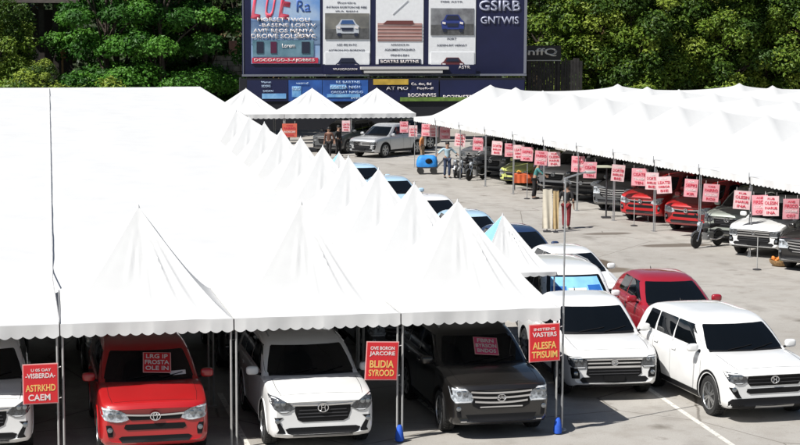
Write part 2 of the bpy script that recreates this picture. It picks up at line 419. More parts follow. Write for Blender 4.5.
# blue cloth round the feet of two front poles
def foot_cover(x, y, label):
    mb = MB(); mb.lathe([(.075, .012), (.085, .05), (.07, .16), (.05, .27), (.03, .30)], 10, 'Z')
    mb.v = [(a + .012*noise.noise(Vector((a*20, b*20, c*9))), b + .012*noise.noise(Vector((b*20, c*12, a*9))), c) for a, b, c in mb.v]
    o = mb.build('foot_weight', BLUECLOTH, None, 50); o.location = (x, y, .012); tag(o, label, 'foot weight', 'blue weights round tent pole feet')
foot_cover(X0+PX*2-.03, D0-.07, 'blue cloth weight at pole foot between white and brown cars')
foot_cover(X0+PX*3-.05, D0-.07, 'blue cloth weight at foot of the corner pole by brown car')

# marquee behind the block
def marquee():
    root = thing('marquee', 'white hipped marquee wing behind the line of pointed tents', 'marquee', (0, 0, 0))
    xl, xr, y0, y1, yr, ze, zr, xe = 6.89, 11.2, 66.6, 88.2, 77.8, 2.5, 4.52, 8.56
    mb = MB(); nx, ny = 60, 16
    def z_of(u, v):  # v 0 front eave .. 1 ridge
        return ze + (zr-ze)*v + .03*noise.noise(Vector((u*.5, v*3, 2))) * math.sin(math.pi*v)
    for (ya, yb) in ((y0, yr), (y1, yr)):
        vs = []; fs = []
        for j in range(ny+1):
            v = j/ny; xend = xr + (xe-xr)*v
            for i in range(nx+1):
                x = xl + (xend-xl)*i/nx
                vs.append((x, ya + (yb-ya)*v, z_of(x, v)))
        for j in range(ny):
            for i in range(nx): fs.append((j*(nx+1)+i, j*(nx+1)+i+1, (j+1)*(nx+1)+i+1, (j+1)*(nx+1)+i))
        mb.add(vs, fs)
    vs = [(xr, y0, ze), (xr, y1, ze), (xe, yr, zr)]; mb.add(vs, [(0, 1, 2)])
    mb.build('roof', CANVAS, root, 30)
    mb = MB()
    for x in (7.2, 9., 10.8):
        for y in (y0+.1, y1-.1):
            mb = MB(); mb.tube([(x+.05, y, 0.01), (x+.05, y, ze)], .04, 8); mb.build('pole', WHITESTEEL, root)
    mb = MB()
    mb.add([(xl, y0-.02, ze+.01), (xr, y0-.02, ze+.01), (xr, y0-.02, ze-.28), (xl, y0-.02, ze-.28)], [(0, 1, 2, 3)])
    mb.add([(xr+.02, y0, ze+.01), (xr+.02, y1, ze+.01), (xr+.02, y1, ze-.28), (xr+.02, y0, ze-.28)], [(0, 1, 2, 3)])
    mb.build('valance', CANVAS_VAL, root)
marquee()

# right block: wide bays, eave along a line
EX = lambda d: 23.5 - .082*(d-50)
RB_ANG = math.atan(.082)
RW, RHY, REAVE, RPEAK = 28., 1.75, 2.58, 4.25
def bay_proto(seed):
    root = thing('peaked_marquee_bay', 'x', 'marquee bay')
    na, nb = 112, 16; vs = []; fs = []
    for i in range(na+1):
        a = RW*i/na
        pk = RPEAK - (.36*abs(math.sin(math.pi*(a-3.5)/7.))**.45 if 3.5 < a < 24.5 else 0)
        e = min(1, a/3.5, (RW-a)/3.5)
        hr = REAVE + (pk-REAVE)*e**1.12
        for j in range(nb+1):
            b = 2*j/nb-1; t = 1-abs(b)
            z = REAVE + (hr-REAVE)*t**1.25
            z += .05*noise.noise(Vector((a*.9, b*1.6, seed)))*t*4*(1-t) + .03*noise.noise(Vector((a*.35, b*.8, seed+4)))*t
            vs.append((a, b*(RHY-.01), z))
    for i in range(na):
        for j in range(nb):
            q = (i*(nb+1)+j, (i+1)*(nb+1)+j, (i+1)*(nb+1)+j+1, i*(nb+1)+j+1); fs.append(q)
    mb = MB(); mb.add(vs, fs); mb.add([(x, y, z-.012) for x, y, z in vs], [f[::-1] for f in fs])
    mb.build('canopy', CANVAS, root, 50, fixn=False)
    ob('valance', valance_mesh(RHY-.01, RHY-.01, REAVE, .24, .25, .05, 'W'), root, (RHY, 0, 0))
    mb = MB(); mb.tube([(0, 0, REAVE-.03), (RW, 0, REAVE-.03)], .02, 6); mb.tube([(.05, -RHY+.05, REAVE-.04), (.05, RHY-.05, REAVE-.04)], .02, 6); mb.build('roof_frame', STEEL, root)
    q = MB(); q.tube([(0, 0, .01), (0, 0, REAVE-.03)], .019, 8); q.box((0, 0, .008), (.14, .14, .012)); pm = q.mesh('pole', STEEL, 40)
    for x in (.05, 7., 14., 21., RW-.05):
        for y in (-RHY+.05, RHY-.05): ob('pole', pm, root, (x, y, 0))
    mb = MB(); mb.tube([(-.02, -RHY+.02, REAVE-.1), (-.02, -RHY+.02, REAVE+.14)], .016, 6); mb.build('pole_tip', STEEL, root)
    return root
rprotos = [bay_proto(20), bay_proto(27)]
for r in range(14):
    d = 40. + 3.5*r
    lab = f'white peaked marquee bay, {ORD[r]} from the near end of the right-hand row'
    loc = (EX(d), d, 0)
    if r < 2: t = rprotos[r]; t.location = loc; t.rotation_euler = (0, 0, RB_ANG); t['label'] = lab; t['group'] = 'white marquee bays on the right'
    else: dup(rprotos[r % 2], lab, loc, RB_ANG, 'white marquee bays on the right')
# far row
farp = None
for i, (px, lab) in enumerate([(180, 'white far tent at the left end of the row below billboard'), (245, 'white far tent in front of dark trees, left of the pale blue banners'), (312, 'white far tent below the left half of the billboard'), (378, 'white far tent over the silver pickup below the billboard')]):
    x, y = G(px, 88, 3.57)
    if farp is None:
        farp = tent_proto('far_pagoda_tent', 1.88, 1.85, 2.2, 3.57, 1.12, lab, 'tent', seed=31, per=.3, vh=.26); farp.location = (x, 99.1, 0); farp['group'] = 'white tents in the far row'
    else: dup(farp, lab, (x, 99.1, 0), 0, 'white tents in the far row')
# two small part-blue tents
bp = tent_proto('small_tent', .95, 1.2, 1.80, 3.02, 1.25, 'white and light blue small tent standing just behind the white pickup', 'tent', blue=True, seed=44, vh=.10, sides='NSEW', pole_m=STEEL)
bp.location = (11.42, 39.5, 0)
bp['group'] = 'small part-blue tents'
dup(bp, 'small white and light blue tent between the tent peaks and the far aisle', (11.2, 58.9, 0), 0, 'small part-blue tents')

# ------------------------------------------------------------------ cars
def pchip(xs, ys):
    xs = np.array(xs, float); ys = np.array(ys, float); h = np.diff(xs); dl = np.diff(ys)/h
    m = np.zeros(len(xs)); m[0] = dl[0]; m[-1] = dl[-1]
    for i in range(1, len(xs)-1):
        if dl[i-1]*dl[i] > 0:
            w1 = 2*h[i]+h[i-1]; w2 = h[i]+2*h[i-1]; m[i] = (w1+w2)/(w1/dl[i-1]+w2/dl[i])
    def f(x):
        x = min(max(x, xs[0]), xs[-1]); i = min(int(np.searchsorted(xs, x, side='right'))-1, len(xs)-2); t = (x-xs[i])/h[i]
        return float((2*t**3-3*t*t+1)*ys[i] + (t**3-2*t*t+t)*h[i]*m[i] + (-2*t**3+3*t*t)*ys[i+1] + (t**3-t*t)*h[i]*m[i+1])
    return f
KINDS_OF_CAR = {
 # L, half width, wheel radius, axles, belt, roof, greenhouse (u,z), lower top (u,z)
 'suv': dict(L=4.75, w=.95, R=.385, ax=(.93, 3.70), belt=1.14, wr=.705, wb=.905, clear=.25,
   top=[(0, .93), (.05, .995), (.14, 1.035), (.4, 1.085), (1.15, 1.175), (1.7, 1.18), (4.3, 1.16), (4.66, 1.10), (4.75, 1.02)],
   gh=[(1.00, 1.06), (1.30, 1.26), (1.70, 1.53), (2.02, 1.69), (2.5, 1.745), (3.4, 1.745), (4.05, 1.70), (4.36, 1.62), (4.58, 1.30), (4.68, 1.08)],
   win=[(2.72, 1.36, 1.98), (3.60, 2.80, 2.74), (4.22, 3.70, 3.64)], wsb=(1.195, .79, 1.605, .66), rwb=(1.22, .72, 1.57, .60)),
 'pickup': dict(L=5.1, w=.95, R=.40, ax=(.95, 4.02), belt=1.14, wr=.69, wb=.90, clear=.28,
   top=[(0, .90), (.05, .98), (.14, 1.03), (.4, 1.085), (1.2, 1.16), (1.7, 1.16), (3.4, 1.14), (3.6, 1.13), (5.0, 1.12), (5.1, 1.05)],
   gh=[(1.05, 1.06), (1.35, 1.27), (1.75, 1.54), (2.05, 1.70), (2.45, 1.765), (3.0, 1.765), (3.30, 1.72), (3.47, 1.50), (3.56, 1.08)],
   win=[(2.62, 1.42, 2.00), (3.28, 2.70, 2.64)], wsb=(1.20, .785, 1.625, .65), rwb=(1.22, .68, 1.60, .58)),
 'hatch': dict(L=4.15, w=.86, R=.31, ax=(.82, 3.38), belt=.97, wr=.58, wb=.815, clear=.18,
   top=[(0, .66), (.06, .74), (.2, .80), (.6, .88), (1.05, .98), (1.6, 1.0), (3.6, 1.0), (4.05, .94), (4.15, .82)],
   gh=[(.85, .92), (1.25, 1.10), (1.75, 1.33), (2.05, 1.44), (2.5, 1.485), (3.1, 1.475), (3.55, 1.40), (3.85, 1.20), (4.05, .93)],
   win=[(2.60, 1.36, 2.02), (3.38, 2.68, 2.62)], wsb=(1.00, .69, 1.38, .55), rwb=(1.06, .62, 1.36, .50)),
 'van': dict(L=4.7, w=.95, R=.33, ax=(.70, 3.45), belt=1.10, wr=.76, wb=.91, clear=.2,
   top=[(0, .80), (.05, .90), (.14, .97), (.35, 1.03), (.75, 1.10), (1.3, 1.14), (4.4, 1.12), (4.65, 1.06), (4.7, .98)],
   gh=[(.55, 1.05), (.80, 1.24), (1.1, 1.49), (1.36, 1.69), (1.75, 1.80), (2.6, 1.83), (4.0, 1.80), (4.35, 1.74), (4.52, 1.40), (4.6, 1.08)],
   win=[(2.0, .98, 1.30), (3.2, 2.08, 2.04), (4.2, 3.28, 3.24)], wsb=(1.13, .80, 1.64, .68), rwb=(1.2, .72, 1.6, .62)),
}
def car_shell(k):
    """boolean-cut body: returns verts, faces (material 0 paint, 1 black) and a ray tree"""
    K = KINDS_OF_CAR[k]; L = K['L']; w0 = K['w']
    top = pchip(*zip(*K['top']))
    cl = K['clear']
    bot = pchip([0, .10, .5, 1.4, L-1.3, L-.5, L-.1, L], [cl+.10, cl+.02, cl-.02, cl-.04, cl-.04, cl, cl+.08, cl+.2])
    wid = pchip([0, .035, .10, .22, .45, .9, 1.5, L-1.2, L-.5, L-.15, L], [w0*.86, w0*.915, w0*.952, w0*.978, w0*.990, w0*.997, w0, w0, w0*.975, w0*.93, w0*.86])
    us = sorted(set([0, .015, .035, .065, .10, .15, .22, .32, .45, .6] + list(np.linspace(.75, L-.7, 26)) + [L-.55, L-.4, L-.28, L-.18, L-.1, L-.05, L-.015, L]))
    sx = [0, .70, .92, .972, .992, 1.0, 1.0, .995, .988, .978, .958, .905, .74, .45, 0]
    sz = [0, 0, .025, .09, .20, .36, .54, .70, .80, .875, .935, .972, .99, .998, 1.004]
    rings = []
    for u in us:
        w, zt, zb = wid(u), top(u), bot(u)
        half = [(w*a, zb + (zt-zb)*b) for a, b in zip(sx, sz)]
        ring = half + [(-a, b) for a, b in half[-2:0:-1]]
        # the nose is rounded in plan: the middle stands further forward than the corners
        rings.append([(a, u - L/2 + .12*(a/w0)**4*max(0, 1-u/.5) - .06*(a/w0)**2*max(0, 1-(L-u)/.4), b) for a, b in ring])
    n = len(rings[0]); mb = MB()
    V = [p for r in rings for p in r]; Fs = []
    for i in range(len(rings)-1):
        for j in range(n): Fs.append((i*n+j, i*n+(j+1) % n, (i+1)*n+(j+1) % n, (i+1)*n+j))
    # end caps: strips between left and right halves
    for base in (0, (len(rings)-1)*n):
        for j in range(len(sx)-1):
            a, b = base+j, base+j+1; c, d = base+(n-j-1) % n if j else base, base+(n-j) % n
            q = [a, b, base+(n-j-1) % n, base+(n-j) % n]
            q2 = []
            for t in q:
                if t not in q2: q2.append(t)
            if len(q2) >= 3: Fs.append(tuple(q2))
    mb.add(V, Fs)
    lower = mb.build('shell', [P_WHITE, TRIM])
    cm = MB(); Rr = K['R'] + .055
    for u in K['ax']:
        for s in (-1, 1):
            cm.lathe([(Rr, s*(w0-.30)), (Rr, s*(w0+.2))], 40, 'X', (0, u-L/2, K['R']-.01))
    cut = cm.build('cutter', [TRIM, TRIM]);
    for p in cut.data.polygons: p.material_index = 1
    md = lower.modifiers.new('b', 'BOOLEAN'); md.operation = 'DIFFERENCE'; md.solver = 'EXACT'; md.object = cut
    try: md.material_mode = 'INDEX'
    except Exception: pass
    me = evaluated(lower)
    bpy.data.objects.remove(lower); bpy.data.objects.remove(cut)
    out = MB(); out.add([v.co[:] for v in me.vertices], [])
    for p in me.polygons: out.f.append(tuple(p.vertices)); out.m.append(1 if p.material_index == 1 else 0)
    bpy.data.meshes.remove(me)
    # greenhouse
    gh = pchip(*zip(*K['gh'])); ua, ub = K['gh'][0][0], K['gh'][-1][0]
    z0 = K['belt']-.12; roof = max(z for _, z in K['gh']); wb, wr = K['wb'], K['wr']
    ufr = K['gh'][3][0]; urr = K['gh'][-3][0]
    gus = list(np.linspace(ua, ufr, 12)) + list(np.linspace(ufr, urr, 14))[1:] + list(np.linspace(urr, ub, 10))[1:]
    rings = []
    for u in gus:
        zr = max(gh(u), z0+.03)
        wz = lambda z: wb - (wb-wr)*max(0, (z-K['belt']+.05))/(roof-K['belt']+.05) - .02*math.sin(math.pi*min(1, max(0, (z-K['belt'])/(roof-K['belt']))))*-1
        e = min(.11, (zr-z0)*.5)
        half = [(wz(z0), z0), (wz((z0+zr-e)/2), (z0+zr-e)/2), (wz(zr-e), zr-e), (wz(zr-e*.5)-e*.10, zr-e*.5), (wz(zr)-e*.38, zr-e*.17), (wz(zr)-e*.95, zr-e*.02), (wz(zr)*.55, zr+.012), (0, zr+.02)]
        ring = half + [(-a, b) for a, b in half[-2::-1]]
        fr = max(0, min(1, (ufr+.35-u)/.35)); re = max(0, min(1, (u-urr+.3)/.3))
        rings.append([(a, u-L/2 + .17*(a/wb)**2*fr - .09*(a/wb)**2*re, b) for a, b in ring])
    n = len(rings[0]); V = [p for r in rings for p in r]; Fs = []
    for i in range(len(rings)-1):
        for j in range(n-1): Fs.append((i*n+j, i*n+j+1, (i+1)*n+j+1, (i+1)*n+j))
    out.add(V, Fs)
    bm = bmesh.new()
    vv = [bm.verts.new(p) for p in out.v]
    for f in out.f:
        try: bm.faces.new([vv[i] for i in f])
        except ValueError: pass
    bvh = BVHTree.FromBMesh(bm); bm.free()
    return out, bvh, K
SHELLS = {}
def patch(bvh, rows, view, n=8, off=.006, depth=.02, sub=3, mi=0, mb=None):
    """a shaped piece that follows the body surface. rows: (v, left, right) bottom to top, in the plane seen from `view`"""
    rs = []
    for i in range(len(rows)-1):
        for k in range(sub):
            t = k/sub; rs.append([rows[i][q]*(1-t) + rows[i+1][q]*t for q in range(3)])
    rs.append(list(rows[-1]))
    return patch_grid(bvh, [[(l + (r-l)*j/n, v) for j in range(n+1)] for v, l, r in rs], view, off, depth, mi, mb)
VIEWS = {'front': ((0, 1, 0), lambda a, b: (a, -9, b)), 'back': ((0, -1, 0), lambda a, b: (a, 9, b)),
         'right': ((-1, 0, 0), lambda a, b: (9, a, b)), 'left': ((1, 0, 0), lambda a, b: (-9, a, b)), 'top': ((0, 0, -1), lambda a, b: (a, b, 9))}
def patch_grid(bvh, grid, view, off, depth, mi=0, mb=None):
    d = Vector(VIEWS[view][0]); src = VIEWS[view][1]
    pts = []; last = None
    for row in grid:
        line = []
        for (a, b) in row:
            o = Vector(src(a, b)); h = bvh.ray_cast(o, d)
            line.append((o, (h[0]-o).length if h[0] is not None else None))
        pts.append(line)
    known = [t for l in pts for _, t in l if t is not None]
    med = sorted(known)[len(known)//2] if known else 8.
    P = []
    for l in pts:
        row = []
        for i, (o, t) in enumerate(l):
            if t is None or abs(t-med) > 1.3:
                near = sorted([(abs(i-j), tt) for j, (_, tt) in enumerate(l) if tt is not None and abs(tt-med) <= 1.3])
                t = near[0][1] if near else (row[-1][1] if row else med)
            row.append((o, t))
        P.append([o + d*(t-off) for o, t in row])
    m = len(P[0]); nr = len(P)
    V = [p for r in P for p in r]; Fs = []
    for i in range(nr-1):
        for j in range(m-1): Fs.append((i*m+j, i*m+j+1, (i+1)*m+j+1, (i+1)*m+j))
    ring = [j for j in range(m)] + [i*m+m-1 for i in range(1, nr)] + [(nr-1)*m+j for j in range(m-2, -1, -1)] + [i*m for i in range(nr-2, 0, -1)]
    o = len(V); V += [V[i] + d*depth for i in ring]; q = len(ring)
    for i in range(q): Fs.append((ring[i], ring[(i+1) % q], o+(i+1) % q, o+i))
    mb = mb or MB(); mb.add(V, Fs, mi); return mb
def mir(rows): return [(v, -r, -l) for v, l, r in rows]
WHEELS = {}
def wheel_meshes(Rw, wid, style):
    key = (Rw, style)
    if key in WHEELS: return WHEELS[key]
    t = MB(); h = wid/2
    t.lathe([(Rw*.66, -h+.02), (Rw*.72, -h), (Rw*.93, -h), (Rw*.985, -h+.03), (Rw, -h+.06), (Rw, -.012), (Rw-.012, -.008), (Rw-.012, .008), (Rw, .012), (Rw, h-.06), (Rw*.985, h-.03), (Rw*.93, h), (Rw*.72, h), (Rw*.66, h-.02)], 40, 'X')
    for q in range(40):   # tread blocks
        a = 2*math.pi*q/40
        t.box((0, 0, 0), (wid*.8, .018, .012), M=Matrix.Rotation(a, 4, 'X') @ Matrix.Translation((0, 0, Rw-.001)))
    tm = t.mesh('tyre', RUBBER, 35)
    r = MB()
    r.lathe([(Rw*.68, h-.05), (Rw*.70, h-.004), (Rw*.66, h-.002), (Rw*.62, h-.03), (Rw*.60, .0)], 36, 'X')
    ns = 5 if style == 0 else 6
    for q in range(ns):
        a = 2*math.pi*q/ns
        for sgn in (-1, 1):
            M = Matrix.Rotation(a + sgn*.16, 4, 'X')
            r.box((0, 0, 0), (.03, Rw*.10, Rw*.56), M=M @ Matrix.Translation((h-.028, 0, Rw*.36)))
    r.lathe([(Rw*.17, h-.05), (Rw*.17, h-.012), (Rw*.12, h-.004)], 20, 'X')
    rm = r.mesh('rim', ALLOY if style != 2 else TRIM, 35)
    b = MB(); b.lathe([(Rw*.64, h-.10), (Rw*.64, h-.085)], 30, 'X'); bmm = b.mesh('brake_disc', DARKSTEEL, 35)
    WHEELS[key] = (tm, rm, bmm); return WHEELS[key]
def emblem(mb, c, r, mi, kind=0):
    """a ring with an upright and a cross bar"""
    cx, cy, cz = c; pts = []
    for k in range(25):
        a = 2*math.pi*k/24; pts.append((cx + r*math.cos(a), cy, cz + r*.82*math.sin(a)))
    mb.tube(pts, r*.16, 6, mi, cap=False)
    if kind == 1:      # ring with a smaller upright ring and a cross bar
        mb.tube([(cx+r*.40*math.cos(2*math.pi*q/16), cy, cz+r*.75*math.sin(2*math.pi*q/16)) for q in range(17)], r*.13, 6, mi, cap=False); mb.tube([(cx-r*.8, cy, cz+r*.28), (cx+r*.8, cy, cz+r*.28)], r*.12, 6, mi); return
    if kind == 2:      # ring with three spokes
        for q in range(3): mb.tube([(cx, cy, cz), (cx+r*.95*math.sin(2.094*q), cy, cz+r*.78*math.cos(2.094*q))], r*.14, 6, mi)
        return
    for s in (-1, 1): mb.tube([(cx+s*r*.42, cy, cz-r*.62), (cx+s*r*.30, cy, cz+r*.1), (cx+s*r*.42, cy, cz+r*.62)], r*.13, 6, mi)
    mb.tube([(cx-r*.4, cy, cz), (cx+r*.4, cy, cz)], r*.12, 6, mi)
def front_hit(bvh, x, z):
    h = bvh.ray_cast(Vector((x, -9, z)), Vector((0, 1, 0))); return h[0] if h[0] is not None else Vector((x, -2.3, z))
def make_car(k, style, pnt, label, cat, group=None, wstyle=0, name=None, roof_mat=None):
    if k not in SHELLS: SHELLS[k] = car_shell(k)
    shell, bvh, K = SHELLS[k]; L = K['L']; w0 = K['w']; yc = lambda u: u - L/2
    root = thing(name or {'suv': 'parked_car', 'pickup': 'pickup_truck', 'hatch': 'hatchback_car', 'van': 'minivan'}[k], label, cat, group=group)
    s2 = MB(); s2.v = list(shell.v); s2.f = list(shell.f); s2.m = list(shell.m)
    s2.build('body', [pnt, TRIM], root, 32)
    topz = pchip(*zip(*K['top']))
    # glass
    z0, a0, z1, a1 = K['wsb']; zm = (z0+z1)/2
    ws = patch(bvh, [(z0, -a0*.97, a0*.97), (z0+.02, -a0, a0), (zm, -(a0+a1)/2-.01, (a0+a1)/2+.01), (z1-.02, -a1, a1), (z1, -a1*.96, a1*.96)], 'front', 30, .008, .014, 6).build('windscreen', GLASS, root, 40)
    z0, a0, z1, a1 = K['rwb']
    patch(bvh, [(z0, -a0, a0), (z1, -a1, a1)], 'back', 10, .005, .012, 6).build('rear_window', GLASS, root, 40)
    zb = K['belt']+.06; zt = K['wsb'][2]-.01
    for sd, vw in ((-1, 'left'), (1, 'right')):
        for i, (ur, ul, ult) in enumerate(K['win']):
            last = i == len(K['win'])-1
            urt = ur - (.14 if last and k in ('suv', 'van', 'hatch') else .06 if last else .0)
            rows = [(zb, yc(ul + (0 if i else .0)), yc(ur)), (zb+.03, yc(ul+ (ult-ul)*.1), yc(ur)), (zt-.03, yc(ult), yc(urt)), (zt, yc(ult+.03), yc(urt-.03))]
            patch(bvh, rows, vw, 6, .005, .012).build('side_window', GLASS, root, 40)
        # panel gaps, handle, sill
        mb = MB()
        cuts = [K['win'][0][1]-.04] + [w[0]+.04 for w in K['win'][:2]]
        for u in cuts:
            if any(abs(u-a) < K['R']+.04 for a in K['ax']):
                a = min(K['ax'], key=lambda q: abs(q-u)); zl = K['R'] + math.sqrt(max(0, (K['R']+.09)**2-(u-a)**2))
            else: zl = K['clear']+.12
            patch(bvh, [(zl, yc(u)-.004, yc(u)+.004), (K['belt']+.03, yc(u)-.004, yc(u)+.004)], vw, 1, .0015, .004, 8, mb=mb)
        mb.build('door_gap', TRIM, root)
        for u in cuts[1:]:
            mb = patch(bvh, [(K['belt']-.15, yc(u-.26), yc(u-.07)), (K['belt']-.12, yc(u-.27), yc(u-.06)), (K['belt']-.105, yc(u-.25), yc(u-.08))], vw, 4, .025, .02, 2)
            mb.build('door_handle', CHROME if style in ('dark',) else pnt, root, 40)
        # arch trim
        for a in K['ax']:
            r0, r1 = K['R']+.045, K['R']+(.125 if style == 'suv6' else .085)
            grid = []
            for q in range(0, 21):
                an = math.radians(-12 + 204*q/20); grid.append([(yc(a)+r*math.cos(an), K['R']-.01+r*math.sin(an)) for r in (r0, (r0+r1)/2, r1)])
            patch_grid(bvh, grid, vw, .012, .05).build('arch_trim', TRIM if style in ('suv6', 'dark', 'hilux') else pnt, root, 40)
        u0, u1 = K['ax'][0]+K['R']+.08, K['ax'][1]-K['R']-.08; cz = K['clear']
        patch(bvh, [(cz+.01, yc(u0), yc(u1)), (cz+.06, yc(u0), yc(u1)), (cz+.13, yc(u0), yc(u1))], vw, 10, .014, .03).build('sill_trim', TRIM, root, 40)
        # mirror
        mz = K['belt']+.09; mx = sd*(w0+.10); my = yc(K['win'][0][1]+.10)
        mb = MB(); mb.ell((mx, my, mz), (.115, .065, .08), 18, 14)
        sq = lambda v, c, r: c + r*math.copysign(abs((v-c)/r)**.62, v-c)
        mb.v = [(sq(a, mx, .115), sq(b, my, .065), sq(c, mz, .08)) for a, b, c in mb.v]
        mm = mb.build('wing_mirror', pnt, root, 60)
        mb = MB(); mb.tube([(sd*(w0-.09), my+.02, mz-.09), (mx-sd*.06, my, mz-.05)], .022, 6); mb.box((mx, my+.058, mz), (.17, .012, .11)); mb.build('mirror_stalk', TRIM, mm)
    # wheels
    tm, rm, bmm = wheel_meshes(K['R'], .235 if k != 'hatch' else .19, wstyle)
    for u in K['ax']:
        for s in (-1, 1):
            wo = ob('wheel', tm, root, (s*(w0-.125), yc(u), K['R']), 0 if s > 0 else math.pi)
            ob('rim', rm, wo); ob('brake_disc', bmm, wo)
    F = lambda rows, m, name='trim', n=10, off=.01, dep=.03, par=None, sub=3: patch(bvh, rows, 'front', n, off, dep, sub).build(name, m, par or root, 45)
    zt = topz(0)   # bonnet lip
    # hood gap: a fine line round the bonnet
    mb = MB(); patch(bvh, [(yc(.16), -.72*w0, .72*w0), (yc(.168), -.72*w0, .72*w0)], 'top', 14, .0015, .004, 1, mb=mb)
    for s in (-1, 1):
        pts = [(yc(.16), .76), (yc(.5), .80), (yc(K['gh'][0][0]+.02), .80)]
        patch(bvh, [(y, s*w0*x-.004, s*w0*x+.004) for y, x in pts], 'top', 1, .0015, .004, 6, mb=mb)
    mb.build('bonnet_gap', TRIM, root)
    # cowl and wipers
    mb = MB(); cw = []
    for j in range(21):
        x = K['wsb'][1]*.98*(2*j/20-1); p = front_hit(bvh, x, K['wsb'][0]); cw.append((x, p.y))
    patch_grid(bvh, [[(x, y-dy) for x, y in cw] for dy in (.07, .035, .0)], 'top', .005, .02, mb=mb)
    mb.build('cowl', TRIM, root, 40)
    for (xa, xb) in ((-.42, .12), (.10, .60)):
        za, zb2 = K['wsb'][0]+.0, K['wsb'][0]+.075
        mb = MB(); mb.tube([front_hit(bvh, xa+(xb-xa)*t, za+(zb2-za)*t) + Vector((0, -.022, .006)) for t in (0, .3, .6, 1)], .009, 5); mb.build('wiper', TRIM, root)
    # tail
    for s in (-1, 1):
        rows = [(K['belt']-.30, .60*w0, .90*w0), (K['belt']-.12, .56*w0, .93*w0)]
        patch(bvh, rows if s > 0 else mir(rows), 'back', 5, .008, .03).build('tail_light', TAIL, root, 40)
    patch(bvh, [(K['clear']+.16, -.8*w0, .8*w0), (K['clear']+.32, -.84*w0, .84*w0)], 'back', 8, .012, .03).build('rear_bumper', TRIM if k != 'hatch' else pnt, root, 40)
    if k in ('van',) or style in ('dark', 'whiteA'):
        for s in (-1, 1):
            mb = MB(); pts = []
            for t in np.linspace(0, 1, 7):
                y = yc(2.2 + (4.0-2.2)*t); h = bvh.ray_cast(Vector((s*K['wr']*.90, y, 9)), Vector((0, 0, -1)))
                pts.append((s*K['wr']*.90, y, (h[0].z if h[0] is not None else 1.7) + (.035 if 0 < t < 1 else .0)))
            mb.tube(pts, .016, 6); mb.build('roof_rail', TRIM if style == 'suv6' else STEEL, root, 50)
    if k == 'pickup':
        patch(bvh, [(yc(3.66), -.70*w0, .70*w0), (yc(4.98), -.72*w0, .72*w0)], 'top', 6, .004, .02, 4).build('load_bed', TRIM, root)
    mb = MB(); mb.tube([(0, yc(K['gh'][-3][0]), K['gh'][-3][1]+.01), (0, yc(K['gh'][-3][0])+.05, K['gh'][-3][1]+.09)], [.018, .005], 6); mb.build('aerial', TRIM, root)
    # ------------ faces
    def lights(rows, m=None, nm='headlight', inner=True):
        m = m or (LAMP if style in ('red', 'dark') else LAMPDARK)
        for s in (-1, 1):
            h = F(rows if s > 0 else mir(rows), m, nm, 8, .012, .04)
            if inner:
                mid = rows[len(rows)//2]; zc = mid[0]
                mb = MB()
                for fx in (.35, .66):
                    x = s*(mid[1] + (mid[2]-mid[1])*fx); p = front_hit(bvh, x, zc); mb.lathe([(.040, .0), (.040, -.014), (.030, -.018), (.001, -.020)], 14, 'Y', (p.x, p.y-.008, p.z))
                mb.build('projector', LAMPGREY, h, 40)
                a_, b_ = rows[-2], rows[-1]; strip = [(b_[0]-.030, (a_[1]+b_[1])/2+.01, b_[2]-.02), (b_[0]-.012, b_[1]+.01, b_[2]-.03)]
                F(strip if s > 0 else mir(strip), LED, 'light_strip', 8, .018, .02, h)
                lo = rows[0]; strip = [(lo[0]+.012, lo[1]+.02, lo[2]-.01), (lo[0]+.030, (lo[1]+rows[1][1])/2+.02, (lo[2]+rows[1][2])/2-.02)]
                F(strip if s > 0 else mir(strip), LED, 'light_strip', 8, .018, .02, h)
    def fogs(rows, m=TRIM, lamp=True):
        for s in (-1, 1):
            h = F(rows if s > 0 else mir(rows), m, 'fog_pocket', 5, .010, .03)
            if lamp:
                mid = rows[len(rows)//2]; x = s*(mid[1]+mid[2])/2; p = front_hit(bvh, x, mid[0]); mb = MB()
                mb.lathe([(.045, 0), (.045, -.012), (.03, -.02)], 14, 'Y', (p.x, p.y-.012, p.z)); mb.build('fog_lamp', LAMPGREY, h, 40)
    def bar(parent, z, h, x, m=CHROME, off=.022, bow=0., nm='chrome_bar'):
        grid = [[(x*(2*j/14-1), z + dz + bow*((2*j/14-1)**2)) for j in range(15)] for dz in (-h/2, 0, h/2)]
        return patch_grid(bvh, grid, 'front', off, .02).build(nm, m, parent, 45)
    def badge(parent, z, r):
        p = front_hit(bvh, 0, z); mb = MB(); emblem(mb, (p.x, p.y-.035, p.z), r, 0, {'red': 1, 'whiteA': 0, 'dark': 2, 'hilux': 1, 'suv6': 0}.get(style, 2)); mb.build('emblem', CHROME, parent, 50)
    c = K['clear']
    if style == 'red':
        lights([(zt-.235, .60*w0, .70*w0), (zt-.19, .47*w0, .90*w0), (zt-.10, .50*w0, .965*w0), (zt-.01, .66*w0, .975*w0), (zt+.02, .84*w0, .97*w0)])
        g = F([(zt-.205, -.44*w0, .44*w0), (zt-.13, -.50*w0, .50*w0)], TRIM, 'grille')
        bar(g, zt-.125, .030, .52*w0, bow=.02); badge(g, zt-.14, .085)
        F([(zt-.375, -.50*w0, .50*w0), (zt-.34, -.56*w0, .56*w0), (zt-.275, -.53*w0, .53*w0)], TRIM, 'lower_grille')
        F([(c+.10, -.60*w0, .60*w0), (c+.17, -.66*w0, .66*w0), (c+.20, -.60*w0, .60*w0)], TRIM, 'air_intake')
        fogs([(c+.20, .76*w0, .84*w0), (c+.32, .75*w0, .87*w0), (c+.40, .79*w0, .88*w0)])
    elif style == 'whiteA':
        lights([(zt-.20, .66*w0, .78*w0), (zt-.13, .52*w0, .90*w0), (zt-.03, .62*w0, .96*w0), (zt+.06, .80*w0, .965*w0), (zt+.085, .88*w0, .96*w0)])
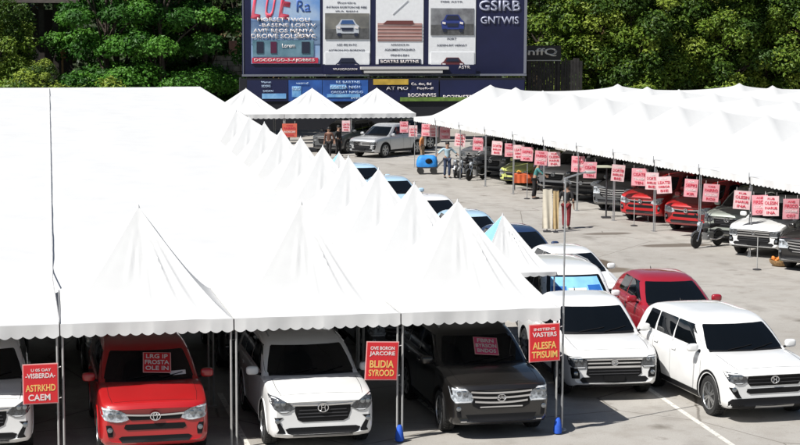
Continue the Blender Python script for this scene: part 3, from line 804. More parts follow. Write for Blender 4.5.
        g = F([(zt-.37, -.38*w0, .38*w0), (zt-.33, -.47*w0, .47*w0), (zt-.20, -.52*w0, .52*w0), (zt-.09, -.52*w0, .52*w0)], TRIM, 'grille')
        bar(g, zt-.075, .028, .56*w0, bow=.015); bar(g, zt-.16, .016, .44*w0, DARKSTEEL); bar(g, zt-.22, .016, .46*w0, DARKSTEEL); bar(g, zt-.28, .016, .46*w0, DARKSTEEL); badge(g, zt-.12, .09)
        fogs([(c+.12, .70*w0, .86*w0), (c+.18, .72*w0, .82*w0), (c+.34, .82*w0, .88*w0), (c+.40, .74*w0, .90*w0)])
        F([(c+.08, -.52*w0, .52*w0), (c+.12, -.66*w0, .66*w0), (c+.19, -.70*w0, .70*w0), (c+.215, -.62*w0, .62*w0)], TRIM, 'air_intake')
        bar(root, c+.065, .03, .56*w0, ALLOY, nm='skid_plate')
    elif style == 'dark':
        lights([(zt-.24, .58*w0, .90*w0), (zt-.16, .55*w0, .955*w0), (zt-.05, .60*w0, .965*w0), (zt+.03, .72*w0, .965*w0)])
        g = F([(zt-.36, -.44*w0, .44*w0), (zt-.30, -.56*w0, .56*w0), (zt-.06, -.60*w0, .60*w0)], TRIM, 'grille')
        for z, x in ((zt-.07, .60), (zt-.16, .58), (zt-.25, .52)): bar(g, z, .034, x*w0, bow=.03)
        bar(g, zt-.325, .024, .42*w0); badge(g, zt-.16, .075)
        F([(c+.10, -.62*w0, .62*w0), (c+.22, -.70*w0, .70*w0)], TRIM, 'air_intake')
        bar(root, c+.10, .028, .80*w0, nm='bumper_strip')
        fogs([(c+.18, .78*w0, .86*w0), (c+.34, .80*w0, .88*w0)])
    elif style == 'hilux':
        lights([(zt-.22, .62*w0, .86*w0), (zt-.15, .58*w0, .95*w0), (zt-.05, .60*w0, .965*w0), (zt+.02, .74*w0, .965*w0)])
        g = F([(zt-.42, -.48*w0, .48*w0), (zt-.34, -.60*w0, .60*w0), (zt-.20, -.58*w0, .58*w0), (zt-.04, -.60*w0, .60*w0)], TRIM, 'grille')
        bar(g, zt-.05, .028, .60*w0); bar(g, zt-.12, .028, .57*w0); bar(g, zt-.20, .040, .57*w0); bar(g, zt-.28, .014, .55*w0, DARKSTEEL); bar(g, zt-.34, .014, .54*w0, DARKSTEEL); badge(g, zt-.11, .065)
        F([(c-.01, -.80*w0, .80*w0), (c+.05, -.84*w0, .84*w0), (c+.065, -.78*w0, .78*w0)], TRIM, 'bumper_lip', n=20, off=.014)
        F([(c+.09, -.66*w0, .66*w0), (c+.17, -.74*w0, .74*w0), (c+.22, -.68*w0, .68*w0)], TRIM, 'air_intake')
        mb = MB(); p = front_hit(bvh, 0, c+.2); mb.box((0, p.y-.03, c+.19), (.42, .03, .12)); mb.build('number_plate', TRIM, root)
        fogs([(c+.20, .74*w0, .90*w0), (c+.30, .74*w0, .92*w0), (c+.42, .80*w0, .93*w0)])
    elif style == 'suv6':
        lights([(zt-.17, .70*w0, .82*w0), (zt-.12, .58*w0, .94*w0), (zt-.03, .62*w0, .965*w0), (zt+.05, .80*w0, .965*w0)])
        g = F([(zt-.21, -.52*w0, .52*w0), (zt-.12, -.60*w0, .60*w0), (zt-.02, -.57*w0, .57*w0)], TRIM, 'grille')
        bar(g, zt-.15, .014, .56*w0, DARKSTEEL); bar(g, zt-.08, .014, .57*w0, DARKSTEEL); badge(g, zt-.10, .08)
        F([(zt-.36, -.52*w0, .52*w0), (zt-.32, -.60*w0, .60*w0), (zt-.26, -.58*w0, .58*w0)], TRIM, 'lower_grille')
        fogs([(c+.25, .70*w0, .80*w0), (c+.33, .76*w0, .88*w0), (c+.42, .80*w0, .93*w0), (c+.45, .86*w0, .94*w0)])
        F([(c+.02, -.78*w0, .78*w0), (c+.06, -.93*w0, .93*w0), (c+.17, -.94*w0, .94*w0), (c+.225, -.90*w0, .90*w0), (c+.235, -.88*w0, .88*w0)], TRIM, 'bumper_cladding', n=24, off=.018, dep=.05)
        bar(root, c+.07, .07, .42*w0, ALLOY, .03, nm='skid_plate')
    else:
        lights([(zt-.16, .66*w0, .88*w0), (zt-.10, .56*w0, .95*w0), (zt-.01, .62*w0, .965*w0), (zt+.05, .76*w0, .95*w0)])
        g = F([(zt-.20, -.46*w0, .46*w0), (zt-.10, -.54*w0, .54*w0), (zt-.04, -.52*w0, .52*w0)], TRIM, 'grille')
        bar(g, zt-.09, .022, .50*w0); badge(g, zt-.10, .06)
        F([(c+.06, -.60*w0, .60*w0), (c+.18, -.64*w0, .64*w0)], TRIM, 'air_intake')
        fogs([(c+.16, .74*w0, .88*w0), (c+.26, .76*w0, .90*w0)])
    return root
def place(o, x, nose, L, ang=0.):
    """nose position -> centre; ang turns the nose from facing the camera side (-Y)"""
    o.location = (x - math.sin(ang)*L/2, nose + math.cos(ang)*L/2, 0); o.rotation_euler = (0, 0, ang)
def recolour(o, p_old, p_new):
    for q in [o] + list(o.children_recursive):
        if q.type == 'MESH':
            for s in q.material_slots:
                if s.material == p_old: s.link = 'OBJECT'; s.material = p_new
FR = 'cars under the front tents'; AI = 'cars parked in the middle aisle'; RC = 'cars along the right-hand tents'
GLEN = {k: v['L'] for k, v in KINDS_OF_CAR.items()}
c_red = make_car('suv', 'red', P_RED, 'red car with red placard on its windscreen under the front tent', 'car', FR); place(c_red, 2.46, 29.72, 4.75)
c_wA = make_car('suv', 'whiteA', P_WHITE, 'white car with black grille and round emblem between two tent poles', 'car', FR); place(c_wA, 5.38, 29.72, 4.75)
c_dk = make_car('suv', 'dark', P_DARK, 'dark brown car with chrome bar grille and pink placard on windscreen', 'car', FR, 1); place(c_dk, 8.72, 30.05, 4.75)
c_hx = make_car('pickup', 'hilux', P_WHITE, 'white pickup with layered chrome grille parked just right of the corner tent pole', 'pickup', AI, 1); place(c_hx, 11.80, 32.65, 5.1, R(-4))
c_s6 = make_car('suv', 'suv6', P_WHITE, 'white car with black wheel arch trim parked in the open, right front', 'car', AI, 1); place(c_s6, 14.16, 30.3, 4.75, R(2.5))
c_wl = dup(c_wA, 'white car at the left edge, its nose cut by the frame', (0, 0, 0), 0, FR); place(c_wl, -.52, 30.35, 4.75)
# the rest of the middle aisle
c_van = make_car('van', 'plain', P_WHITE, 'white minivan with light blue sky reflection painted on its windscreen', 'minivan', AI); place(c_van, 13.08, 38.2, 4.7*.9, R(-3)); c_van.scale = (.94, .9, .95)
K = KINDS_OF_CAR['van']
def sky_reflection(parent):
    bvh = SHELLS['van'][1]
    mb = patch(bvh, [(1.16, -.72, .72), (1.60, -.60, .60)], 'front', 30, .016, .004, 6); o = mb.build('sky_reflection', mat('reflection_blue', (.22, .50, .80), rough=.5, noise_amt=.08), parent, 40)  # blue of the reflected sky put on as a coloured sheet over the glass
    mb = patch(bvh, [(1.22, -.66, -.28), (1.40, -.63, -.27)], 'front', 8, .022, .004, 4); mb.build('dark_blue_patch', mat('patch_dark', (.02, .12, .42), rough=.5), o, 40); patch(bvh, [(1.22, .30, .66), (1.42, .29, .62)], 'front', 8, .022, .004, 4).build('dark_blue_patch', mat('patch_dark', (.02, .12, .42), rough=.5), o, 40)
    mb = patch(bvh, [(1.20, -.22, .24), (1.36, -.22, .24)], 'front', 8, .022, .004, 4); mb.build('white_patch', INK_WHITE, o, 40)
sky_reflection(c_van)
c_lb = make_car('hatch', 'plain', P_LBLUE, 'light blue hatchback seen past the tent peaks, farthest of the aisle cars', 'car', AI); place(c_lb, 14.6, 63.6, 4.15)
def hatch(label, p, x, nose, ang=0., grp=AI):
    o = dup(c_lb, label, (0, 0, 0), 0, grp); recolour(o, P_LBLUE, p); place(o, x, nose, 4.15, ang); return o
hatch('white hatchback just nearer than the light blue hatchback', P_WHITE, 14.4, 56.4)
hatch('light blue hatchback right beside the small blue and white tent', P_LBLUE, 14.35, 51.3)
hatch('navy blue hatchback nearest to the standing people in the aisle', P_NAVY, 14.7, 47.2)
hatch('white hatchback parked behind the red car in the aisle', P_WHITE, 14.95, 42.9).scale = (.95, 1, .95)
c_rs = hatch('red car behind the white car with black arch trim', P_MAROON, 15.05, 36.7, R(-6)); c_rs.scale = (1.06, 1.02, 1.06)
hatch('pale blue hatchback half hidden behind the farthest tent peaks', P_LBLUE, 14.6, 69.6)
# second row inside the shade of the block
FR2 = 'cars in the shade of the second tents'
def suv(src, old, label, p, x, nose, ang=0., grp=RC):
    o = dup(src, label, (0, 0, 0), 0, grp); recolour(o, old, p); place(o, x, nose, 4.75, ang); return o
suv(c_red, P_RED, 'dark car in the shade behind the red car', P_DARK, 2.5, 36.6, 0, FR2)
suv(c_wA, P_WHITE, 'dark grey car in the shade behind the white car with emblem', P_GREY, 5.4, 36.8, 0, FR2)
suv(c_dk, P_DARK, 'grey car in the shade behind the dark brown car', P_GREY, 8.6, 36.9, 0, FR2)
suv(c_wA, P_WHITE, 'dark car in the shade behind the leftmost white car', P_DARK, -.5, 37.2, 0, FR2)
# right-hand tents: noses turned to the aisle
A = R(-49)
c_r1 = suv(c_red, P_RED, 'bright red car beside the stand with a flat plate top, farther of two', P_RED, 23.25, 62.0, A)
suv(c_red, P_RED, 'bright red car nearest to the motorcycle, nearer of two', P_RED, 23.7, 58.6, A)
suv(c_wA, P_WHITE, 'sage grey car between the motorcycle and the nearer red car', P_SAGE, 23.9, 55.4, A)
o = dup(c_hx, 'white pickup under the right tents beside the motorcycle', (0, 0, 0), 0, RC); place(o, 23.35, 52.0, 5.1, A)
suv(c_dk, P_DARK, 'dark car cut by the right edge beside the produce basket', P_DARK, 23.5, 48.6, A)
suv(c_dk, P_DARK, 'dark grey car left of the farther red car', P_GREY, 23.4, 65.6, A)
suv(c_red, P_RED, 'black car behind the person with red trousers', P_DARK, 23.4, 69.4, A)
suv(c_wA, P_WHITE, 'silver car partly hidden behind the cloth banners', P_SILVER, 23.4, 73.2, A)
o = dup(c_lb, 'lime yellow hatchback under the far half of the right tents', (0, 0, 0), 0, RC); recolour(o, P_LBLUE, P_LIME); place(o, 22.7, 76.9, 4.15, A)
suv(c_wA, P_WHITE, 'dark grey car behind the parked scooters', P_GREY, 22.7, 80.8, A)
suv(c_red, P_RED, 'white car deep in shade behind the scooters', P_WHITE, 22.9, 84.6, A)
o = dup(c_hx, 'silver pickup parked before the far row of tents', (0, 0, 0), 0, 'cars by the far tents'); recolour(o, P_WHITE, P_SILVER); o.location = (20.9, 95.2, 0); o.rotation_euler = (0, 0, R(-48))
suv(c_wA, P_WHITE, 'dark car with grey bonnet under the far tents beside the silver pickup', P_GREY, 17.6, 96.6, R(-40), 'cars by the far tents')
suv(c_dk, P_DARK, 'dark car behind the silver pickup', P_DARK, 20.6, 98.2, R(-60), 'cars by the far tents')

# windscreen placards
def placard(car_obj, k, x, z, w, h, tilt, base, lines, label):
    """a printed card behind the windscreen: lies on the glass slope"""
    bvh = SHELLS[k][1]; p0 = front_hit(bvh, x, z-.1); p1 = front_hit(bvh, x, z+.1); pc = front_hit(bvh, x, z)
    up = (p1-p0).normalized(); right = Vector((1, 0, 0)); right = (right*math.cos(tilt) + up*math.sin(tilt)); up = up - right*up.dot(right); up.normalize(); nrm = right.cross(up)  # faces outward
    M = Matrix((( right.x, -nrm.x, up.x, pc.x + nrm.x*.03), (right.y, -nrm.y, up.y, pc.y + nrm.y*.03), (right.z, -nrm.z, up.z, pc.z + nrm.z*.03), (0, 0, 0, 1)))
    root = thing('placard', label, 'placard', group='placards on windscreens'); root.matrix_world = car_obj.matrix_world
    bpy.context.view_layer.update(); root.location = car_obj.location; root.rotation_euler = car_obj.rotation_euler
    mb = MB(); mb.box((0, 0, 0), (w, .008, h)); mb.v = [tuple(M @ Vector(v)) for v in mb.v]; mb.build('card', SIGN_BORDER, root)
    mb = MB(); mb.box((0, -.0065, 0), (w*.93, .005, h*.94)); mb.v = [tuple(M @ Vector(v)) for v in mb.v]; mb.build('print_field', base, root)
    n = len(lines); items = []
    for i, (t, m, ww) in enumerate(lines):
        zz = h*(.5 - (i+.5)/n)*.88; items.append((t, w*.86*ww, h/n*.62, m, (0, -.011, zz)))
    join_letters(items, root, 'lettering', M)
placard(c_red, 'suv', .16, 1.41, .50, .50, R(-4), SIGN_RED, [('LRG IP', INK_WHITE, .9), ('FROSTA', INK_WHITE, 1), ('OLE IN', INK_WHITE, .95)], 'red placard with white lettering on the red car windscreen')
placard(c_dk, 'suv', .10, 1.42, .46, .46, R(-7), mat('sign_rose', (.78, .10, .22), rough=.5), [('FBRN', INK_WHITE, .8), ('BYRSON', INK_WHITE, 1), ('BNDOS', INK_WHITE, .9)], 'rose placard with white lettering on the dark brown car windscreen')
mb = patch(SHELLS['suv'][1], [(1.24, .38, .66), (1.30, .36, .66)], 'front', 8, .018, .004, 3); o = mb.build('paper_strip', INK_WHITE, None); o.location = c_red.location; tag(o, 'white paper strip on the red car windscreen beside placard', 'paper')

# ------------------------------------------------------------------ signs
def big_sign(x, y, z, tilt, lines, label):
    root = thing('sale_sign', label, 'sign', (x, y, z), 0, 'red sale signs on front tent poles'); root.rotation_euler = (0, tilt, R(3))
    w, h = .60, .70
    mb = MB(); mb.box((0, 0, 0), (w, .012, h)); mb.build('board', SIGN_BORDER, root)
    mb = MB(); mb.box((0, -.0085, 0), (w*.945, .005, h*.95)); mb.build('print_field', SIGN_RED, root)
    join_letters([(t, w*ww, h*hh, m, (w*xx, -.0115, h*zz)) for t, m, ww, hh, xx, zz in lines], root)
    mb = MB()
    for sz in (-.27, .27): mb.tube([(w/2-.02, .0, sz), (w/2+.05, .012, sz+.01)], .008, 6)
    mb.build('tie', INK_WHITE, root)
yS = D0 - .07
big_sign(.893-.34, yS, 1.33, R(0), [('U 05 OAY', INK_WHITE, .56, .07, .02, .345), ('-VISBERDA-', INK_WHITE, .84, .12, .0, .205), ('ASTRKHD', INK_YELLOW, .84, .17, .0, -.10), ('CAEM', INK_WHITE, .62, .16, -.04, -.335)], 'red sign with long yellow word hung beside the red car, leftmost of the three')
big_sign(6.893-.36, yS, 1.50, R(3), [('OVE BORON', INK_WHITE, .74, .09, .0, .33), ('JARCORE', INK_WHITE, .78, .13, .0, .18), ('BLIDIA', INK_YELLOW, .74, .19, .0, -.08), ('SYROOD', INK_YELLOW, .78, .17, .0, -.31)], 'red tilted sign hung on the pole between white and brown cars')
big_sign(9.893-.33, yS, 1.72, R(-1), [('INSTENS', INK_WHITE, .68, .07, .0, .36), ('VASTERS', INK_WHITE, .78, .12, .0, .22), ('ALESFA', INK_YELLOW, .76, .19, .0, -.07), ('TPISUIM', INK_YELLOW, .82, .18, .0, -.31)], 'red sign on the corner pole in front of the white pickup')

def pink_proto(kind, seed):
    root = thing('price_sign', 'x', 'sign'); rr = random.Random(seed)
    w, h = .55, .66
    mb = MB(); mb.box((0, 0, 0), (w, .01, h)); mb.v = [(a, b + .015*math.sin(a*7+c*3), c) for a, b, c in mb.v]; mb.build('board', SIGN_PINK if kind == 0 else mat('sign_pale_pink', (.80, .55, .56), rough=.55, noise_amt=.1), root)
    words = [('C05', 'PAIR', 'ROS'), ('BOR', 'LEAT', 'SIE'), ('VER', 'CISA', 'TEN'), ('RUB', 'OLES', 'INA'), ('IOA', 'SEP', 'KIR'), ('L05', 'DORT', 'BIE'), ('ANE', 'FIRS', 'COT')][seed % 7]
    w3 = words[2] + words[0]
    join_letters([(words[0], w*.44, h*.10, INK_WHITE if seed % 3 else INK_RED, (0, -.012, h*.36)), (words[1] + words[2][:2], w*.80, h*.17, INK_RED, (0, -.012, h*.15)), (w3, w*.76, h*.13, INK_RED if seed % 2 else INK_WHITE, (0, -.012, -h*.10)), (words[2], w*.55, h*.14, INK_RED, (0, -.012, -h*.33))], root)
    mb = MB()
    for s in (-.2, .2): mb.tube([(s, 0, h/2), (s, 0, h/2+.12)], .005, 4)
    mb.build('hanging_string', INK_WHITE, root)
    return root
PG = 'pink signs hung along the right-hand tents'
pp = [pink_proto(i % 2, i) for i in range(7)]
spots = [(426, 130, 'pink sign at the far end of the row, beside the far tents'), (434, 131, 'pink sign above the orange-shirted person, left one of two'), (445, 133, 'pink sign above the blue cart'), (460, 140, 'pink sign straight above the parked scooters'), (478, 144, 'pink sign just right of the scooters'), (497, 148, 'pink sign above the nose of the lime hatchback'),
 (510, 150, 'pink sign above the roof of the lime hatchback'), (519, 152, 'pink sign above the orange stall table, left of the pale pair'), (527, 154, 'pink sign above the right end of the orange stall table'), (541, 158, 'pale pink sign above the cream cloth banner'), (554, 159, 'pink sign above the tan cloth banner'), (578, 164, 'pale pink sign above the person with red trousers'), (590, 170, 'low pink sign right of the person with red trousers'),
 (618, 173, 'pale pink sign above the flat-topped stand'), (639, 177, 'narrow looking pink sign above the farther red car nose'), (652, 181, 'pale pink sign above the farther red car bonnet'), (664, 185, 'low pink sign right above the farther red car roof'), (691, 188, 'pale pink sign above the nearer red car bonnet'), (711, 193, 'pink sign above the nearer red car roof'), (742, 200, 'pink sign above the motorcycle and the white pickup nose'), (760, 205, 'pale pink sign above the white pickup windscreen'), (771, 206, 'low pink sign overlapping another above the white pickup'), (791, 209, 'pink sign at the right edge above the produce basket')]
for i, (px, py, lab) in enumerate(spots):
    x, y = G(px, py, 1.86); z = 1.86
    rz = R(rnd.uniform(-10, 6)) - .25
    o = None
    if i < 7: o = pp[i]; o.location = (x, y, z); o['label'] = lab; o['group'] = PG
    else: o = dup(pp[(i*3+i//7) % 7], lab, (x, y, z), 0, PG)
    o.rotation_euler = (R(rnd.uniform(-4, 4)), R(rnd.uniform(-5, 5)), rz); k_ = rnd.uniform(.82, .98); o.scale = (k_, 1, rnd.uniform(.88, .98))
x, y = G(289, 131, 1.3); o = dup(pp[0], 'orange-red sign under the far tents left of the silver pickup', (x, y-.2, 1.35), 0, 'signs under the far tents'); recolour(o, SIGN_PINK, mat('sign_orange', (.75, .16, .10), rough=.5)); o.scale = (1.5, 1, 1.15)
for px, py, lab in ((346, 126, 'pink sign under the far tents near the dark grey bonnet'), (404, 127, 'pink sign above the load bed of the silver pickup'), (413, 131, 'pale pink sign behind the tail of the silver pickup')):
    x, y = G(px, py, 1.6); dup(pp[1 if px != 404 else 0], lab, (x, y, 1.6), -.2, 'signs under the far tents')

# ------------------------------------------------------------------ billboard
def billboard():
    xL, yB = G(242, 75, 4.03); xR, _ = G(525, 76, 4.03); Y = 106.2
    f = Y/yB
    xL = xL*Y/yB if False else G(242, 88, 3.0)[0]*0 + (G(242, 60, 5)[0]*Y/G(242, 60, 5)[1]); xR = G(525, 60, 5)[0]*Y/G(525, 60, 5)[1]
    def at(px, py):   # the point of the board plane y = Y seen through a pixel
        a = Vector((*G(px, py, 0 if py > 30 else 0), 0)) if py > 40 else None
        cr, sr = math.cos(ROLL), math.sin(ROLL); u_, v_ = px-400, py-222.5
        x = (u_*cr+v_*sr)/F_PX; u = -(-u_*sr+v_*cr)/F_PX; cp, sp = math.cos(PITCH), math.sin(PITCH); fw = cp+u*sp; z = -sp+u*cp
        c, s = math.cos(YAW), math.sin(YAW); X = x*c+fw*s; YY = -x*s+fw*c; t = Y/YY
        return X*t, CAM_H+z*t
    root = thing('billboard', 'navy billboard with car posters standing behind the far tents', 'billboard', (0, Y, 0))
    NAVY = mat('board_navy', (.009, .011, .048), rough=.45, noise_amt=.15, noise_scale=.8); BLACK = mat('board_black', (.008, .008, .012), rough=.6)
    def rect(x0, y0, x1, y1, m, name, off, par=root, th=.03, n=1):
        a, zt = at(x0, y0); b, zb = at(x1, y1); mb = MB(); mb.box(((a+b)/2, -off, (zt+zb)/2), (b-a, th, zt-zb)); return mb.build(name, m, par)
    def poly(pts, m, name, off, par, th=.02):
        P = [at(*p) for p in pts]; n = len(P); mb = MB()
        mb.add([(x, -off-th/2, z) for x, z in P] + [(x, -off+th/2, z) for x, z in P], [tuple(range(n)), tuple(range(2*n-1, n-1, -1))] + [(i, n+i, n+(i+1) % n, (i+1) % n) for i in range(n)])
        return mb.build(name, m, par)
    def txt(s, cx, cy, w, h, m, par, off, name='lettering'):
        a, z = at(cx, cy); b, _ = at(cx+w, cy); _, z2 = at(cx, cy+h); return letter(s, b-a, z-z2, m, par, (a, -off, z), name=name)
    T = -34
    rect(242, T, 525, 75, NAVY, 'panel', 0, th=.3)
    FRM = mat('board_frame', (.20, .21, .25), rough=.5)
    fr = rect(241.6, 74.2, 525.6, 75.6, FRM, 'frame', .18)
    rect(242, T, 243.2, 74, FRM, 'frame_edge', .18, fr); rect(524.2, T, 525.4, 74, FRM, 'frame_edge', .18, fr)
    # posts
    mb = MB()
    for px in (250, 330, 410, 500): x, _ = at(px, 75); mb.box((x, .3, 2.2), (.3, .3, 4.4))
    mb.build('posts', BLACK, root)
    # left poster
    lp = rect(250.5, T, 319.5, 63.5, mat('poster_sky', (.07, .24, .62), rough=.5, noise_scale=.55, col2=(.55, .66, .74)), 'poster', .17)
    rect(250.5, 20, 319.5, 44, mat('poster_dusk', (.05, .11, .26), rough=.5, noise_scale=1.6, col2=(.24, .34, .48)), 'poster_band', .2, lp)
    rect(252, 40, 313, 56.5, mat('poster_teal', (.07, .17, .22), rough=.5, noise_scale=1.2, col2=(.20, .34, .42)), 'poster_band', .22, lp)
    PK = mat('poster_pink', (.74, .03, .09), rough=.5, noise_scale=1., col2=(.80, .16, .22))
    for s, cx, w in (('L', 257, 9), ('U', 270, 9), ('E', 285, 10)): txt(s, cx, 4, w, 30, PK, lp, .2, 'big_letter').rotation_euler = (0, R(9), 0)
    txt('Ra', 303, 6, 14, 12, mat('poster_blue', (.05, .13, .42), rough=.5), lp, .2)
    for k, (t, cx, cy, w, h) in enumerate([('MORSET TWOLI', 283, 19.5, 52, 4), ('-BASENE LORTV', 287, 25, 56, 3.6), ('AVIT REOS MENTA', 283, 30.5, 60, 3.8), ('DROIVE SOLSTA', 279, 36, 56, 4.4), ('Iovc', 306, 35, 18, 6)]): txt(t, cx, cy, w, h, INK_WHITE, lp, .26)
    DK = mat('poster_dark', (.02, .025, .05), rough=.5); 
    for x0, x1, m in ((256, 263, DK), (270, 276, mat('poster_wine', (.10, .015, .05), rough=.5)), (301, 309, DK)): rect(x0, 41.5, x1, 53, m, 'picture_block', .25, lp)
    txt('Lorem', 288, 45.5, 13, 4, INK_WHITE, lp, .26)
    rb = rect(251.5, 57.5, 317.5, 63, mat('poster_red', (.60, .04, .08), rough=.5), 'red_strip', .22, lp); txt('DOCOADD-3-AJOBBES', 284, 60.2, 60, 3.6, INK_WHITE, rb, .25)
    # three white posters
    PW = mat('poster_white', (.82, .83, .84), rough=.5, noise_amt=.04); GREYT = mat('poster_text', (.10, .11, .15), rough=.6)
    def carpic(par, x0, y0, x1, y1, bg, body, glass, road, off):
        f = rect(x0, y0, x1, y1, bg, 'picture', off, par); w = x1-x0; h = y1-y0
        X = lambda u: x0+w*u; Yv = lambda v: y0+h*v
        poly([(x0, Yv(.62)), (x1, Yv(.58)), (x1, y1), (x0, y1)], road, 'picture_road', off+.02, f)
        poly([(X(.26), Yv(.78)), (X(.24), Yv(.50)), (X(.30), Yv(.42)), (X(.36), Yv(.24)), (X(.64), Yv(.24)), (X(.71), Yv(.42)), (X(.77), Yv(.50)), (X(.76), Yv(.78))], body, 'picture_car', off+.045, f)
        poly([(X(.34), Yv(.42)), (X(.385), Yv(.27)), (X(.62), Yv(.27)), (X(.67), Yv(.42))], glass, 'picture_glass', off+.07, f)
        poly([(X(.36), Yv(.56)), (X(.64), Yv(.56)), (X(.62), Yv(.68)), (X(.38), Yv(.68))], DK, 'picture_grille', off+.07, f)
        for u in (.28, .66): poly([(X(u), Yv(.76)), (X(u+.08), Yv(.76)), (X(u+.08), Yv(.88)), (X(u), Yv(.88))], DK, 'picture_wheel', off+.06, f)
        for u in (.265, .67): poly([(X(u), Yv(.50)), (X(u+.075), Yv(.52)), (X(u+.07), Yv(.60)), (X(u), Yv(.58))], INK_WHITE, 'picture_lamp', off+.075, f)
    BG1 = mat('picture_grey', (.12, .12, .115), rough=.5, noise_scale=1.5, col2=(.24, .23, .20)); RD = mat('picture_road', (.10, .10, .10), rough=.5, noise_amt=.3)
    p1 = rect(322.5, T, 369.5, 64, PW, 'poster', .17)
    for t, cy, w, h in (('Rortirs', 2.5, 18, 2), ('INTRAN KORTON NE FIBE', 7, 40, 2.2), ('IRA BEIN', 11, 22, 1.4), ('ASD IRE IN FO', 44.5, 20, 2), ('ASTRON-FO-BORDIGS', 50, 36, 2)): txt(t, 346, cy, w, h, GREYT, p1, .2)
    carpic(p1, 324.5, 13, 368.5, 39, BG1, mat('picture_white', (.55, .58, .62), rough=.5), mat('picture_blue', (.04, .10, .26), rough=.5), RD, .2)
    carpic(p1, 324.5, 52, 368.5, 76, PW, mat('picture_navy', (.02, .025, .06), rough=.5), DK, PW, .2)
    p2 = rect(375.5, T, 422.5, 64, PW, 'poster', .17)
    RS = mat('picture_rose', (.30, .13, .11), rough=.5, noise_scale=.9, col2=(.46, .28, .25))
    f = rect(377, 23, 421, 41, RS, 'picture', .2, p2)
    for i in range(5): rect(377, 24.5+i*3.5, 421, 25.3+i*3.5, mat('picture_plank', (.55, .40, .37), rough=.5), 'picture_stripe', .22, f)
    poly([(382, 24), (386, 20.5), (412, 20.5), (413, 23.5), (410, 24.5)], mat('picture_brown', (.16, .05, .045), rough=.5), 'picture_car', .24, f)
    for t, cy, w, h in (('ADEASNCE IN', 44.5, 18, 1.8), ('ASASMENTFASHRO', 49.5, 30, 2.2), ('FRINN-BIN', 55, 18, 2)): txt(t, 399, cy, w, h, GREYT, p2, .2)
    for k in range(7): poly([(392+k*2.2, 14-k*2), (394+k*2.2, 12-k*2), (394.6+k*2.2, 12.6-k*2), (392.6+k*2.2, 14.6-k*2)], mat('picture_sketch', (.45, .46, .48), rough=.6), 'picture_line', .2, p2)
    st = rect(378, 59, 420, 64, DK, 'dark_strip', .2, p2); txt('BORTRS BUTTNS', 399, 61.3, 38, 3, INK_WHITE, st, .23)
    p3 = rect(428.5, T, 474.5, 64, PW, 'poster', .17)
    for t, cy, w, h in (('FIBE ASTR', 1.5, 22, 1.6), ('FORT', 38.5, 9, 2.2), ('ASDEN-RIT HERSAT', 45, 30, 2)): txt(t, 451, cy, w, h, GREYT, p3, .2)
    carpic(p3, 430, 8, 473, 35, mat('picture_pale', (.30, .31, .32), rough=.5, noise_scale=2, col2=(.14, .14, .15)), mat('picture_deepblue', (.03, .05, .22), rough=.5), DK, RD, .2)
    carpic(p3, 430, 52, 473, 74, PW, mat('picture_maroon', (.13, .03, .035), rough=.5), DK, PW, .2)
    rect(322.5, 64.5, 474.5, 73.8, NAVY, 'lower_band', .31, th=.05)
    txt('VRASORDERN', 344, 69, 24, 2.2, INK_WHITE, root, .36); txt('ASTR', 463, 67, 12, 3.2, INK_WHITE, root, .36)
    # right-hand title
    TT = mat('title_grey', (.42, .44, .56), rough=.5)
    txt('GSIRB', 499, 5.5, 41, 10.5, TT, root, .2, 'title'); txt('GNTWIS', 499, 20, 38, 7.5, TT, root, .2, 'title')
    # white ledge under the middle posters
    lg = rect(359, 66.5, 446, 69.0, mat('ledge_white', (.62, .60, .57), rough=.5), 'ledge', .5, th=.4); rect(362, 70.2, 440, 72.6, mat('ledge_white', (.6, .6, .6)), 'ledge', .5, th=.35)
    return at, rect, txt, root
at_b, rect_b, txt_b, bb = billboard()
